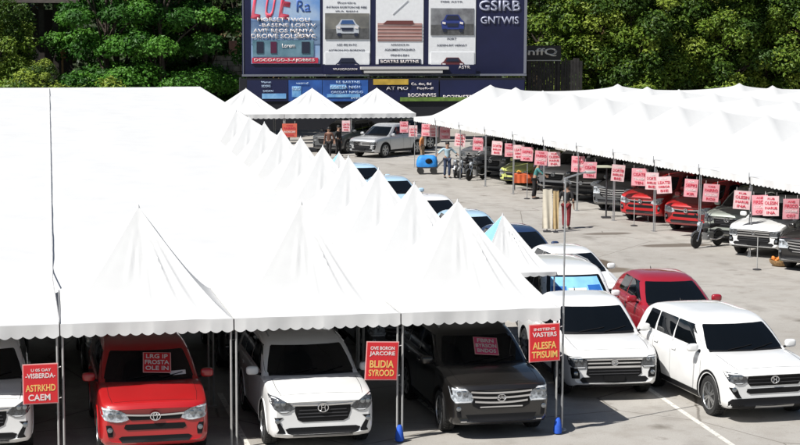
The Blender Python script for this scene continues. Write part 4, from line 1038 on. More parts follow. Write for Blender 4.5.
def low_banners():
    Y = 104.4; root = thing('banner_wall', 'low wall of blue printed banners below the billboard', 'banner', (0, 0, 0))
    k = Y/106.2
    def rect(x0, y0, x1, y1, m, name, off, par=root, th=.03):
        a, zt = at_b(x0, y0); b, zb = at_b(x1, y1); a *= k; b *= k; zt = CAM_H+(zt-CAM_H)*k; zb = CAM_H+(zb-CAM_H)*k
        mb = MB(); mb.box(((a+b)/2, Y-off, (zt+zb)/2), (b-a, th, zt-zb)); return mb.build(name, m, par)
    def txt(s, cx, cy, w, h, m, par, off):
        a, z = at_b(cx, cy); b, _ = at_b(cx+w, cy); _, z2 = at_b(cx, cy+h); return letter(s, (b-a)*k, (z-z2)*k, m, par, (a*k, Y-off, CAM_H+(z-CAM_H)*k))
    NV = mat('banner_navy', (.008, .012, .055), rough=.5, noise_amt=.2, noise_scale=.6); BL = mat('banner_blue', (.03, .12, .42), rough=.5, noise_scale=.8, col2=(.012, .03, .14)); CY = mat('banner_cyan', (.30, .58, .85), rough=.5, noise_scale=2, col2=(.10, .30, .62))
    PALE = mat('banner_text', (.48, .62, .80), rough=.5)
    bk = rect(240, 78.5, 525, 128, mat('banner_back', (.008, .009, .014), rough=.7), 'backing', -.1, th=.1)
    b1 = rect(247, 80, 288, 101, NV, 'banner', 0); b2 = rect(288.5, 80, 322, 101, BL, 'banner', 0); b3 = rect(322.5, 80, 368, 101, BL, 'banner', 0); b4 = rect(368.5, 80, 438.5, 101, NV, 'banner', 0); b5 = rect(440, 80, 524, 101, NV, 'banner', 0)
    rect(262, 93.5, 286, 98.5, CY, 'pale_patch', .03, b1); rect(292, 86, 301, 97, CY, 'pale_patch', .03, b2); rect(327, 94, 360, 97, CY, 'pale_patch', .03, b3); rect(330, 84.5, 346, 89, CY, 'pale_patch', .03, b3)
    for t, cx, cy, w, h, p in (('Wasmen', 266, 82, 10, 2, b1), ('SCORE', 266, 86, 9, 2.4, b1), ('DIOXN', 268, 91, 10, 2, b1), ('vatmd', 302, 83, 12, 2, b2), ('BOLD', 296, 88.5, 8, 3, b2), ('RE BARTNS', 348, 82, 24, 2.4, b3), ('COSTEA MIGH', 345, 87, 30, 2.8, b3), ('OREDAT MINDO', 347, 92, 32, 2.4, b3), ('SYCOT', 358, 98, 14, 2, b3), ('AT MO', 397, 88, 22, 3.5, b4), ('Cs. 4w, 8d', 421, 84, 20, 3, b4), ('PogR-dl', 425, 88.5, 16, 2.8, b4), ('BOONMIVES', 422, 95, 28, 3.5, b4), ('BOZSMSTR', 458, 97, 30, 4, b5)):
        txt(t, cx, cy, w, h, PALE if p in (b1, b2, b3) else INK_WHITE, p, .06)
    rect(373, 79, 408, 84.5, mat('banner_gold', (.52, .34, .05), rough=.5, noise_amt=.3, noise_scale=2), 'gold_panel', .10, b4)
    rect(400, 97.2, 520, 100.5, mat('banner_green', (.13, .22, .04), rough=.6, noise_amt=.3), 'green_strip', .05, b5)
    mb = MB()
    for px in (240.5, 289, 369, 440, 524): x, _ = at_b(px, 80); mb.box((x*k, Y+.12, 2.), (.12, .1, 4.))
    mb.build('posts', DARKSTEEL, root)
low_banners()

# ------------------------------------------------------------------ trees and what stands behind
def leaf_mat(name, c, c2):
    return mat(name, c, rough=.55, noise_scale=1.1, col2=c2, trans=.22, spec=.35)
LG = [leaf_mat('leaf_deep_green', (.014, .062, .006), (.036, .125, .011)), leaf_mat('leaf_green', (.036, .135, .011), (.068, .195, .018)), leaf_mat('leaf_fresh', (.06, .19, .016), (.105, .26, .03))]
LY = [leaf_mat('leaf_olive', (.028, .066, .007), (.058, .118, .013)), leaf_mat('leaf_mid', (.082, .152, .014), (.140, .220, .022)), leaf_mat('leaf_yellow', (.175, .25, .026), (.27, .335, .05))]
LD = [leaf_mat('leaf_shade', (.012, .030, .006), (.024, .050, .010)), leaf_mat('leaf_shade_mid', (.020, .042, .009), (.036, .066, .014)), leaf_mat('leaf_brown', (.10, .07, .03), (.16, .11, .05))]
BARK = mat('bark', (.055, .042, .032), rough=.9, noise_amt=.45, noise_scale=4, bump=.6, bump_scale=14)
def leaves(mb, c, rad, n, size, rr, mi, flat=.6):
    for _ in range(n):
        while True:
            d = Vector((rr.gauss(0, 1), rr.gauss(0, 1), rr.gauss(.35, 1)))
            if d.length > .2: break
        d.normalize(); q = rr.uniform(.55, 1.08)
        p = Vector((c[0]+d.x*rad[0]*q, c[1]+d.y*rad[1]*q, c[2]+d.z*rad[2]*q))
        nrm = (d*.8 + Vector((rr.gauss(0, .5), rr.gauss(0, .5), rr.gauss(flat, .5)))).normalized()
        t = nrm.cross(Vector((rr.gauss(0, 1), rr.gauss(0, 1), rr.gauss(0, 1)))); t.normalize(); b = nrm.cross(t)
        s = size*rr.uniform(.55, 1.25); l = s*1.35
        drop = nrm*(-s*.25)
        mb.add([p - b*s*.42 + drop, p + t*l*.5*0 + b*0 - t*l*.5, p + b*s*.42 + drop, p + t*l*.55], [(0, 1, 3), (1, 2, 3)], mi)
def tree_meshes(kind, seed, H, rad, nclump, nleaf, size, pal, low=.22):
    rr = random.Random(seed)
    tr = MB(); pts = []; x = y = 0
    for i in range(7):
        pts.append((x, y, H*.62*i/6)); x += rr.uniform(-.18, .18); y += rr.uniform(-.18, .18)
    tr.tube(pts, [.30, .24, .21, .18, .15, .11, .07], 10)
    cl = []
    if kind == 'layer':
        for L in range(6):
            z = H*(low + (1-low)*L/5.2); rl = rad*(1.0 if 0 < L < 4 else .72 if L == 4 else .8 if L == 0 else .38)
            for k in range(nclump//6):
                a = rr.uniform(0, 6.28); q = rl*math.sqrt(rr.uniform(.12, 1)); cl.append((q*math.cos(a), q*math.sin(a), z + rr.uniform(-.35, .35) - .12*q, rr.uniform(.75, 1.25), .55))
    else:
        for k in range(nclump):
            while True:
                d = Vector((rr.uniform(-1, 1), rr.uniform(-1, 1), rr.uniform(-1, 1)))
                if .35 < d.length < 1: break
            cz = H*(low+1)/2; cl.append((d.x*rad, d.y*rad, cz + d.z*H*(1-low)/2, rr.uniform(.55, 1.15), .8))
    for c in rr.sample(cl, min(16, len(cl))):
        zz = min(H*.55, max(H*.16, c[2]*rr.uniform(.45, .7))); mid = Vector((c[0]*.45, c[1]*.45, (zz+c[2])/2+.15))
        tr.tube([(0, 0, zz), mid, (c[0]*.92, c[1]*.92, c[2])], [.09, .055, .018], 6)
    cr = MB()
    for (cx, cy, cz, r, fl) in cl:
        m = 0 if rr.random() < .40 else (1 if rr.random() < .70 else 2)
        leaves(cr, (cx, cy, cz), (r, r, r*fl), int(nleaf*r*r), size, rr, m)
        if rr.random() < .6: leaves(cr, (cx, cy, cz+.15*r), (r*.9, r*.9, r*fl), int(nleaf*.3*r*r), size*.8, rr, min(2, m+1))
    return tr.mesh('trunk', BARK, 40), cr.mesh('crown', pal, None, fixn=False)
TV = {'L': [tree_meshes('layer', 11+i, 12.5, 3.7, 84, 240, .205, LG, .16) for i in range(2)],
      'R': [tree_meshes('round', 31+i, 11.5, 3.3, 92, 240, .205, LY, .10) for i in range(3)],
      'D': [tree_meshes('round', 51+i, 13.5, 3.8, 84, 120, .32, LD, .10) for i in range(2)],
      'B': [tree_meshes('round', 71+i, 3.6, 1.6, 26, 170, .20, LY, .05) for i in range(2)]}
def tree(k, v, x, y, label, sc=1., rz=0., grp=None):
    tm, cm = TV[k][v]
    t = thing('bush' if k == 'B' else 'leafy_tree', label, 'bush' if k == 'B' else 'tree', (x, y, 0), rz, grp or ('bushes behind the tents' if k == 'B' else 'trees behind the billboard and tents')); t.scale = (sc, sc, sc)
    ob('trunk', tm, t); ob('crown', cm, t); return t
def tx(px, d):   # ground x of a picture column at depth d
    a = G(px, 60, 4); return a[0]*d/a[1]
for px, d, v, sc, rz, lab in [(106, 112, 0, 1.0, .3, 'bright green layered tree above the middle of the long white roof'), (160, 110.5, 1, 1.02, 1.9, 'bright green layered tree right of the first, above the roof ridge'), (205, 113, 0, .96, 3.4, 'green layered tree beside the left edge of the billboard'), (118, 117, 1, 1.08, 4.6, 'tall green tree rising behind the two layered trees')]:
    tree('L', v, tx(px, d), d, lab, sc, rz)
for px, d, v, sc, rz, lab in [(-6, 112, 0, .80, 1.2, 'olive green tree at the far left corner'), (36, 110, 2, .45, 2.2, 'small yellowish tree low at the left above the roof'), (545, 113, 0, 1.0, .4, 'yellow green tree right beside the billboard'), (590, 112, 1, .98, 1.1, 'leafy tree above the dark timber fence'), (632, 111, 2, 1., 2.4, 'leafy tree with a pale dry patch, right of the fence'), (676, 112, 0, .95, 3.1, 'leafy tree in the middle of the right-hand row'),
    (718, 111, 1, 1., 4.4, 'bushy tree third from the right edge'), (762, 112, 2, 1.02, 5.2, 'bushy tree second from the right edge'), (806, 111, 0, 1.03, 5.9, 'bushy tree at the right edge of the picture')]:
    tree('R', v, tx(px, d), d, lab, sc, rz)
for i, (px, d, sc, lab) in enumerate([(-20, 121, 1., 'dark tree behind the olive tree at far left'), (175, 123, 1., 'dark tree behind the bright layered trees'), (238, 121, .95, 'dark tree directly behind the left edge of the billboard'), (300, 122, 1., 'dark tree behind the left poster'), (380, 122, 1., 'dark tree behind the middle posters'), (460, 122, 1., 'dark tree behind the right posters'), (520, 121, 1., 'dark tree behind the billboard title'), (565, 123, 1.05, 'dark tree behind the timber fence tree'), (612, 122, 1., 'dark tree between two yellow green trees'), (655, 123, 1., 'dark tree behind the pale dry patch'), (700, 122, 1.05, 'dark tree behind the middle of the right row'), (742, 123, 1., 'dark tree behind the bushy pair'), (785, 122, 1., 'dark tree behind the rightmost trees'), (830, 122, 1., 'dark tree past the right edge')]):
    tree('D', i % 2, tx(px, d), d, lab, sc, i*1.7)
for i, (px, d, sc, lab) in enumerate([(20, 106.5, 1., 'low bush above the left end of the ridge'), (62, 107, .8, 'low yellowish bush beside the dark gap at left'), (100, 106.6, .9, 'low bush under the first layered tree'), (640, 106.2, .8, 'low bush behind the marquee bays'), (735, 106.2, .8, 'low bush under the bushy trees')]):
    tree('B', i % 2, tx(px, d), d, lab, sc*1.1, i*2.3)
# wooded rise behind everything
mb = MB(); nx = 60; vs = []; fs = []
for i in range(nx+1):
    x = -220 + 520*i/nx
    for j, (y, z) in enumerate([(128, -.2), (133, 3.5), (140, 9), (150, 14), (175, 17), (260, 15)]):
        vs.append((x, y + 3*noise.noise(Vector((x*.05, j, 0))), z*(1 + .18*noise.noise(Vector((x*.04, j*.6, 4)))) if j else z))
for i in range(nx):
    for j in range(5): fs.append((i*6+j, (i+1)*6+j, (i+1)*6+j+1, i*6+j+1))
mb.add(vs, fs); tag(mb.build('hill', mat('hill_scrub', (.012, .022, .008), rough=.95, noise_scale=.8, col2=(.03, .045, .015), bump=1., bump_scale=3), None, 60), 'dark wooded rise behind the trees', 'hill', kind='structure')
mb = MB(); rr = random.Random(91)
for i in range(520):
    x = rr.uniform(-70, 150); y = rr.uniform(126, 143); z = max(.6, (y-128)*.72) + rr.uniform(-.4, 3.2); r = rr.uniform(1.3, 2.4)
    leaves(mb, (x, y, z), (r, r, r*.8), int(60*r), .46, rr, rr.choice((0, 0, 1)))
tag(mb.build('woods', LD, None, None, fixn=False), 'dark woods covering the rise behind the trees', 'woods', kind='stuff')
# dark timber fence with a lettered board
def fence():
    d = 107.6; xa, xb = tx(526, d), tx(580, d)
    root = thing('timber_fence', 'dark upright board fence right of the billboard', 'fence', (0, d, 0)); TB = mat('dark_timber', (.020, .018, .017), rough=.85, noise_amt=.5, noise_scale=2.5)
    mb = MB(); x = xa; rr = random.Random(3)
    while x < xb:
        w = rr.uniform(.16, .24); h = 5.0 + rr.uniform(-.15, .1); mb.box((x+w/2, rr.uniform(-.015, .015), h/2), (w-.03, .03, h)); x += w
    mb.build('boards', TB, root)
    for z in (1., 2.6, 4.4):
        mb = MB(); mb.box(((xa+xb)/2, .05, z), (xb-xa, .06, .12)); mb.build('rail', TB, root)
    s = thing('name_board', 'dark board with pale letters above the timber fence', 'sign', (0, d-.15, 0)); xr = tx(560, d)
    mb = MB(); mb.box(((xa+xr)/2, 0, 5.42), (xr-xa, .06, .9)); mb.build('board', mat('board_soot', (.012, .012, .012), rough=.7), s)
    mb = MB(); mb.box(((xa+xr)/2, -.05, 4.93), (xr-xa, .05, .06)); mb.build('edge_strip', mat('pale_edge', (.28, .28, .27), rough=.7), s)
    letter('nffQ', (xr-xa)*.86, .52, mat('letter_pale', (.50, .50, .48), rough=.7), s, ((xa+xr)/2-.1, -.04, 5.45))
    mb = MB()
    for x in (xa+.15, xr-.15): mb.box((x, .07, 2.9), (.1, .08, 5.8))
    mb.build('posts', TB, s)
fence()
# dark timber pavilion in the gap at the left and pale walls glimpsed between the trees
def pavilion():
    d = 115.; x0, x1 = tx(14, d), tx(70, d)
    r = thing('timber_pavilion', 'dark timber pavilion glimpsed in the gap between trees at left', 'pavilion', (0, d, 0)); TB = mat('pavilion_timber', (.030, .024, .020), rough=.85, noise_amt=.4)
    for x in np.linspace(x0, x1, 5):
        mb = MB(); mb.box((x, 0, 4.2), (.32, .32, 8.4)); mb.build('post', TB, r)
    mb = MB(); mb.box(((x0+x1)/2, 0, 6.15), (x1-x0+.8, .4, .35)); mb.build('beam', TB, r)
    mb = MB(); mb.add([(x0-.6, -1.2, 8.4), (x1+.6, -1.2, 8.4), (x1+.6, 4, 8.4), (x0-.6, 4, 8.4), (x0-.6, 1.4, 9.6), (x1+.6, 1.4, 9.6)], [(0, 1, 5, 4), (3, 4, 5, 2), (0, 4, 3), (1, 2, 5)]); mb.build('roof', TB, r)
    mb = MB(); mb.box(((x0+x1)/2, 3.8, 4), (x1-x0, .1, 8)); mb.build('back_wall', mat('pavilion_wall', (.012, .011, .010), rough=.9), r)
    for px, w, z, m in ((55.5, .36, 5.6, mat('pale_plaster', (.34, .28, .23), rough=.8, noise_amt=.3)), (62.5, .42, 5.35, mat('orange_plaster', (.50, .27, .13), rough=.8, noise_amt=.3))):
        mb = MB(); mb.box((tx(px, d), .3, z), (w, .2, .95)); mb.box((tx(px, d), .3, z-1.5), (.12, .12, 2.4)); mb.build('hanging_lantern', m, r)
pavilion()
def stone_wall():
    d = 114.; x0, x1 = tx(214, d), tx(243, d)
    r = thing('stone_wall', 'pale rubble wall glimpsed beside the left edge of the billboard', 'wall', (0, d, 0))
    mb = MB(); rr = random.Random(5)
    for j in range(15):
        x = x0 + rr.uniform(-.2, 0)
        while x < x1:
            w = rr.uniform(.25, .6); mb.box((x+w/2, rr.uniform(-.06, .06), .17+j*.34), (w-.03, .5, .31), rz=rr.uniform(-.05, .05)); x += w
    mb.build('stones', mat('rubble', (.30, .28, .24), rough=.9, noise_amt=.35, noise_scale=3), r)
    mb = MB(); mb.box((x0+1.2, -.05, 5.6), (.5, .4, .9)); mb.build('brick_pier', mat('brick_pink', (.42, .22, .17), rough=.9, noise_amt=.3, noise_scale=5), r)
    mb = MB(); mb.box((x0+1.9, -.05, 5.55), (.35, .35, .7)); mb.build('stone_pier', mat('rubble', (.3, .28, .24)), r)
stone_wall()

# ------------------------------------------------------------------ people
SKIN = mat('skin', (.33, .19, .13), rough=.6); HAIR = mat('hair_black', (.012, .010, .009), rough=.6)
def cloth(n, c): return mat('cloth_' + n, c, rough=.85, noise_amt=.15, noise_scale=6, bump=.3, bump_scale=18)
def skin_mesh(J, E_, m, sub=2, root=0):
    """grow one continuous surface over a skeleton of joints (x,y,z,r)"""
    me = bpy.data.meshes.new('figure'); me.from_pydata([j[:3] for j in J], E_, []); o = bpy.data.objects.new('figure', me); COL.objects.link(o)
    o.modifiers.new('s', 'SKIN'); 
    for i, j in enumerate(J):
        me.skin_vertices[0].data[i].radius = (j[3], j[3]*(j[4] if len(j) > 4 else 1)); me.skin_vertices[0].data[i].use_root = i == root
    o.modifiers[0].use_smooth_shade = True; sb = o.modifiers.new('u', 'SUBSURF'); sb.levels = sub; sb.render_levels = sub
    out = evaluated(o); bpy.data.objects.remove(o); bpy.data.meshes.remove(me); out.materials.clear(); out.materials.append(m)
    out.polygons.foreach_set('use_smooth', [True]*len(out.polygons)); return out
def person(label, loc, rz, h=1.68, top=None, legs=None, stride=.0, armL=(.10, .02, -.55), armR=(-.10, .02, -.55), lean=0., bend=.12):
    k = h/1.7; root = thing('person', label, 'person', (loc[0], loc[1], 0), rz, None)
    V3 = lambda *p: Vector(p)*k
    hip = V3(0, 0, .93); chest = V3(0, -.02-lean*.3, 1.28); neck = V3(0, -.01-lean*.42, 1.44); head = V3(0, -.03-lean*.5, 1.57)
    legsJ = {}
    for s, st in ((1, stride), (-1, -stride)):
        legsJ[s] = [V3(.095*s, 0, .88), V3(.10*s, -.03 - st*.5 - abs(st)*.08, .49), V3(.10*s, -st + .02, .085), V3(.115*s, -st-.13, .035)]
    arms = {}
    for s, t in ((1, armL), (-1, armR)):
        sh = V3(.185*s, -.01-lean*.38, 1.39); ha = sh + Vector(t)*k; el = (sh+ha)/2 + V3(.03*s, bend*.5, -.02); arms[s] = [sh, el, ha]
    J = []; E_ = []
    def put(p, r, par=None, fl=1.):
        J.append((p.x, p.y, p.z, r*k, fl)); i = len(J)-1
        if par is not None: E_.append((par, i))
        return i
    a = put(hip, .125, None, .8); b = put(hip*.5+chest*.5, .115, a, .78); c = put(chest, .14, b, .72); n = put(neck, .055, c); hd0 = put(head + V3(0, -.005, -.03), .075, n, 1.1); hd = put(head + V3(0, 0, .06), .088, hd0, 1.12); put(head + V3(0, .01, .12), .06, hd)
    for s in (1, -1):
        l = legsJ[s]; q = put(l[0], .088, a); q = put(l[1], .058, q); q = put(l[2], .040, q); put(l[3], .038, q, .7)
        m = arms[s]; q = put(m[0], .055, c); q = put(m[1], .040, q); q = put(m[2], .027, q)
        d = (m[2]-m[1]).normalized(); pal = put(m[2] + d*.05*k, .030, q, .6)
        side = d.cross(Vector((0, 1, 0))); side = side.normalized() if side.length > .1 else Vector((1, 0, 0)); out = d.cross(side)
        for f, (off, ln) in enumerate(((-.024, .062), (-.008, .075), (.008, .070), (.024, .055))):
            e1 = put(m[2] + d*(.085*k) + out*off*k, .0095, pal); put(m[2] + d*(.085+ln*.6)*k + out*off*k*1.1 - side*.012*k, .0085, e1)
        e1 = put(m[2] + d*.045*k + out*-.038*k, .011, pal); put(m[2] + d*.085*k + out*-.055*k, .009, e1)
    bm_ = skin_mesh(J, E_, SKIN, 1); ob('body', bm_, root)
    # clothes: the same skeleton a little wider
    J = []; E_ = []
    a = put(hip + V3(0, 0, -.06), .142, None, .82); b = put(hip*.5+chest*.5, .135, a, .8); c = put(chest, .16, b, .74); put(neck + V3(0, 0, -.03), .075, c)
    for s in (1, -1):
        m = arms[s]; q = put(m[0], .072, c); q = put(m[0]*.3+m[1]*.7, .060, q); put(m[1]*.4+m[2]*.6, .045, q)
    ob('shirt', skin_mesh(J, E_, top, 1), root)
    J = []; E_ = []
    a = put(hip + V3(0, 0, .02), .132, None, .82)
    for s in (1, -1):
        l = legsJ[s]; q = put(l[0], .108, a); q = put(l[1], .080, q); put(l[2] + V3(0, 0, .02), .064, q)
    ob('trousers', skin_mesh(J, E_, legs, 1), root)
    mb = MB(); mb.ell((head.x, head.y+.022*k, head.z+.075*k), (.098*k, .115*k, .105*k), 14, 10); mb.v = [v for v in mb.v]; o = mb.build('hair', HAIR, root, 60)
    f = MB(); fx = head
    f.tube([(fx.x, fx.y-.095*k, fx.z+.03*k), (fx.x, fx.y-.118*k, fx.z-.005*k)], [.012*k, .018*k], 6)   # nose
    for s in (-1, 1): f.ell((fx.x+s*.095*k, fx.y+.01*k, fx.z+.01*k), (.012*k, .022*k, .032*k), 8, 6)
    f.build('nose_and_ears', SKIN, root, 60)
    e = MB()
    for s in (-1, 1): e.ell((fx.x+s*.034*k, fx.y-.088*k, fx.z+.035*k), (.014*k, .008*k, .008*k), 8, 6)
    e.ell((fx.x, fx.y-.086*k, fx.z-.045*k), (.026*k, .008*k, .007*k), 8, 6); e.build('eyes_and_mouth', HAIR, root, 60)
    sh = MB()
    for s in (1, -1):
        l = legsJ[s][3]; sh.ell((l.x, l.y+.05*k, .042*k), (.052*k, .135*k, .042*k), 10, 8)
    sh.build('shoes', mat('shoe_black', (.02, .02, .02), rough=.6), root, 60)
    return root
NVY = cloth('denim', (.03, .045, .09)); BLK = cloth('black', (.014, .013, .014)); DRED = cloth('red', (.16, .010, .015))
person('person with black top and red trousers standing beside the cloth banners', G(566, 229), R(150), 1.66, BLK, DRED, .06, (.12, -.05, -.52), (-.10, .03, -.54))
person('person in pale blue shirt with arms held out beside the scooters', G(447, 178), R(5), 1.72, cloth('pale_blue', (.36, .50, .58)), NVY, .04, (.34, -.08, -.30), (-.34, -.08, -.28))
person('person in orange top standing behind the blue cart', G(422, 163), R(60), 1.62, cloth('orange', (.55, .22, .08)), cloth('tan', (.30, .22, .14)), .03)
person('person in teal top leaning at the orange stall table', G(534, 199), R(75), 1.6, cloth('teal', (.05, .20, .20)), BLK, .05, (.05, -.38, -.30), (-.08, -.36, -.32), .35)
person('person in lavender shirt behind the orange stall table', G(541, 190), R(-20), 1.66, cloth('lavender', (.50, .47, .66)), NVY, .0, (.16, -.22, -.42), (-.16, -.2, -.42))
x, y = G(329, 158); person('person in dark top with tan scarf under the far tents', (x, y), R(-30), 1.66, cloth('rust', (.10, .045, .03)), BLK, .1)
x, y = G(340, 157); person('person in black clothes under the far tents', (x, y+.5), R(40), 1.68, BLK, BLK, .05)

# ------------------------------------------------------------------ scooters, motorcycle
def motorbike(name, label, loc, rz, pnt, grp=None):
    r = thing(name, label, 'motorcycle', (*loc, 0), rz, grp)     # faces -Y
    for y, n in ((-.63, 0), (.62, 1)):
        mb = MB(); pr = [(.215, -.04), (.25, -.052), (.285, -.03), (.295, 0), (.285, .03), (.25, .052), (.215, .04)]; mb.lathe(pr, 28, 'X', (0, y, .295)); w = mb.build('wheel', RUBBER, r, 40)
        mb = MB(); mb.lathe([(.05, -.05), (.05, .05)], 14, 'X', (0, y, .295))
        for q in range(8):
            a = 2*math.pi*q/8; mb.tube([(0, y, .295), (0, y+.225*math.cos(a), .295+.225*math.sin(a))], .008, 5)
        mb.lathe([(.20, -.02), (.222, -.025), (.222, .025), (.20, .02)], 28, 'X', (0, y, .295)); mb.build('rim', ALLOY, w, 40)
    mb = MB()
    for s in (-1, 1): mb.tube([(s*.07, -.63, .295), (s*.075, -.46, .72), (s*.07, -.38, .95)], .022, 8)
    mb.build('fork', CHROME, r, 40)
    mb = MB(); mb.tube([(-.36, -.20, 1.03), (-.22, -.34, 1.04), (0, -.38, .98), (.22, -.34, 1.04), (.36, -.20, 1.03)], .014, 8); mb.build('handlebar', DARKSTEEL, r, 40)
    mb = MB(); mb.tube([(0, -.38, .95), (0, -.05, .52), (0, .25, .45)], [.05, .06, .05], 8); mb.tube([(0, -.3, .80), (0, .2, .72), (0, .75, .78)], .035, 8); mb.tube([(.06, .1, .45), (.07, .62, .295)], .03, 6); mb.tube([(-.06, .1, .45), (-.07, .62, .295)], .03, 6); mb.build('frame', DARKSTEEL, r, 40)
    mb = MB(); mb.box((0, .03, .42), (.26, .36, .28)); mb.lathe([(.10, -.16), (.11, -.1), (.11, .1), (.10, .16)], 14, 'X', (0, -.04, .40)); mb.build('engine', ALLOY, r, 30)
    mb = MB(); mb.ell((0, -.12, .80), (.14, .25, .12), 14, 10); mb.build('tank', pnt, r, 60)
    mb = MB(); mb.ell((0, .34, .80), (.13, .38, .07), 14, 8); mb.build('seat', TRIM, r, 60)
    mb = MB(); mb.ell((0, -.47, .88), (.10, .09, .11), 12, 10); mb.build('headlight', LAMP, r, 60)
    for y, z in ((-.63, .33), (.62, .34)):
        mb = MB(); pts = [(0, y+.33*math.cos(a), .295+.33*math.sin(a)) for a in np.linspace(R(25), R(150), 9)]
        for a, b in zip(pts[:-1], pts[1:]): mb.tube([a, b], .045, 6)
        mb.build('mudguard', pnt, r, 60)
    mb = MB(); mb.tube([(.14, -.05, .35), (.15, .3, .28), (.16, .75, .36)], [.03, .035, .045], 8); mb.build('exhaust', CHROME, r, 40)
    for s in (-1, 1):
        mb = MB(); mb.tube([(s*.25, -.33, 1.04), (s*.30, -.33, 1.18)], .006, 5); mb.ell((s*.32, -.33, 1.20), (.06, .015, .04), 10, 6); mb.build('mirror', TRIM, r, 50)
    return r
SC = 'scooters parked by the far right tents'
m0 = motorbike('motorcycle', 'grey motorcycle parked in front of the white pickup at right', G(707, 247), R(-62), P_GREY, None); m0.scale = (.9, .9, .9)
s1 = dup(m0, 'white scooter parked right of the person in pale blue', (*G(456, 177), 0), R(-20), SC); s1.name = 'scooter'; recolour(s1, P_GREY, P_WHITE)
s2 = dup(m0, 'silver scooter second of the group under the pink sign', (*G(464, 178), 0), R(-35), SC); s2.name = 'scooter'; recolour(s2, P_GREY, P_SILVER)
s3 = dup(m0, 'dark scooter standing at the right of the scooter group', (*G(476, 180), 0), R(-50), SC); s3.name = 'scooter'
s4 = dup(m0, 'dark scooter half hidden behind the white scooter', (*G(470, 175), 0), R(20), SC); s4.name = 'scooter'; recolour(s4, P_GREY, P_DARK)

# ------------------------------------------------------------------ stalls and small things
def blue_cart():
    x, y = G(427, 174); r = thing('hand_cart', 'bright blue covered hand cart standing in the open aisle', 'cart', (x, y, 0), R(-10))
    B = mat('tarp_blue', (.02, .22, .62), rough=.6, noise_amt=.2, noise_scale=4, bump=.4, bump_scale=9)
    mb = MB(); n = 14; vs = []; fs = []
    prof = [(.50, .36), (.53, .45), (.50, .66), (.46, .82), (.36, .90), (.0, .93)]
    for i, (w, z) in enumerate(prof):
        for k in range(20):
            a = 2*math.pi*k/20; c, s_ = math.cos(a), math.sin(a); sq = lambda v: math.copysign(abs(v)**.45, v)
            vs.append((w*sq(c)*(1+.05*noise.noise(Vector((c*2, s_*2, z*4)))), w*.62*sq(s_), z+.03*noise.noise(Vector((c*3, s_*3, z*3)))))
    for i in range(len(prof)-1):
        for k in range(20): fs.append((i*20+k, i*20+(k+1) % 20, (i+1)*20+(k+1) % 20, (i+1)*20+k))
    fs.append(tuple(range(20))); mb.add(vs, fs); mb.build('tarp', B, r, 60)
    mb = MB(); mb.ell((.06, -.33, .66), (.17, .03, .13), 14, 8); mb.build('opening', TRIM, r, 60)
    mb = MB(); mb.box((0, 0, .33), (1., .6, .05)); mb.tube([(.5, -.2, .35), (.85, -.2, .75)], .018, 6); mb.tube([(.5, .2, .35), (.85, .2, .75)], .018, 6); mb.tube([(.85, -.22, .75), (.85, .22, .75)], .018, 6); mb.build('frame', DARKSTEEL, r)
    for sx in (-.32, .32):
        for sy in (-.28, .28):
            mb = MB(); mb.lathe([(.08, -.025), (.15, -.03), (.16, 0), (.15, .03), (.08, .025)], 18, 'Y', (sx, sy, .16)); mb.build('wheel', RUBBER, r, 40)
blue_cart()
def stall():
    x, y = G(527, 190); r = thing('stall_table', 'small stall table covered with orange cloth', 'table', (x, y, 0), R(-15)); OC = mat('cloth_orange_red', (.55, .10, .03), rough=.8, noise_amt=.15, noise_scale=5)
    mb = MB(); mb.box((0, 0, .70), (1.25, .62, .04)); mb.build('table_top', OC, r)
    mb = MB(); n = 40; top = [(-.63+1.26*i/n, -.32, .71) for i in range(n+1)]; bot = [(-.63+1.26*i/n, -.33-.03*math.sin(i*.9), .34) for i in range(n+1)]
    mb.add(top+bot, [(i, i+1, n+2+i, n+1+i) for i in range(n)]); top2 = [(a, b+.006, c) for a, b, c in top]; bot2 = [(a, b+.006, c) for a, b, c in bot]; mb.add(top2+bot2, [(i+1, i, n+1+i, n+2+i) for i in range(n)]); mb.build('cloth_front', OC, r, 60)
    for sx in (-.55, .55):
        for sy in (-.25, .25):
            mb = MB(); mb.tube([(sx, sy, .01), (sx, sy, .68)], .018, 6); mb.build('leg', DARKSTEEL, r)
    for i, (dx, c, lab) in enumerate(((-.35, (.62, .35, .05), 'round dish of orange goods on the stall table, left'), (.05, (.15, .35, .08), 'round dish of green goods on the stall table, middle'), (.40, (.55, .08, .05), 'round dish of red goods on the stall table, right'))):
        t = thing('goods_dish', lab, 'dish', (x+dx*math.cos(R(-15)), y+dx*math.sin(R(-15)), .722), 0, 'dishes on the stall table')
        mb = MB(); mb.lathe([(.06, .0), (.13, .05), (.14, .06), (.12, .055)], 16, 'Z'); mb.build('dish', STEEL, t, 50)
        mb = MB(); rr = random.Random(i)
        for q in range(14): a = rr.uniform(0, 6.28); d = .10*math.sqrt(rr.random()); mb.ell((d*math.cos(a), d*math.sin(a), .08+.05*rr.random()), (.035, .035, .035), 8, 6)
        mb.build('goods', mat('goods_%d' % i, c, rough=.5), t, 60)['kind'] = 'stuff'
stall()
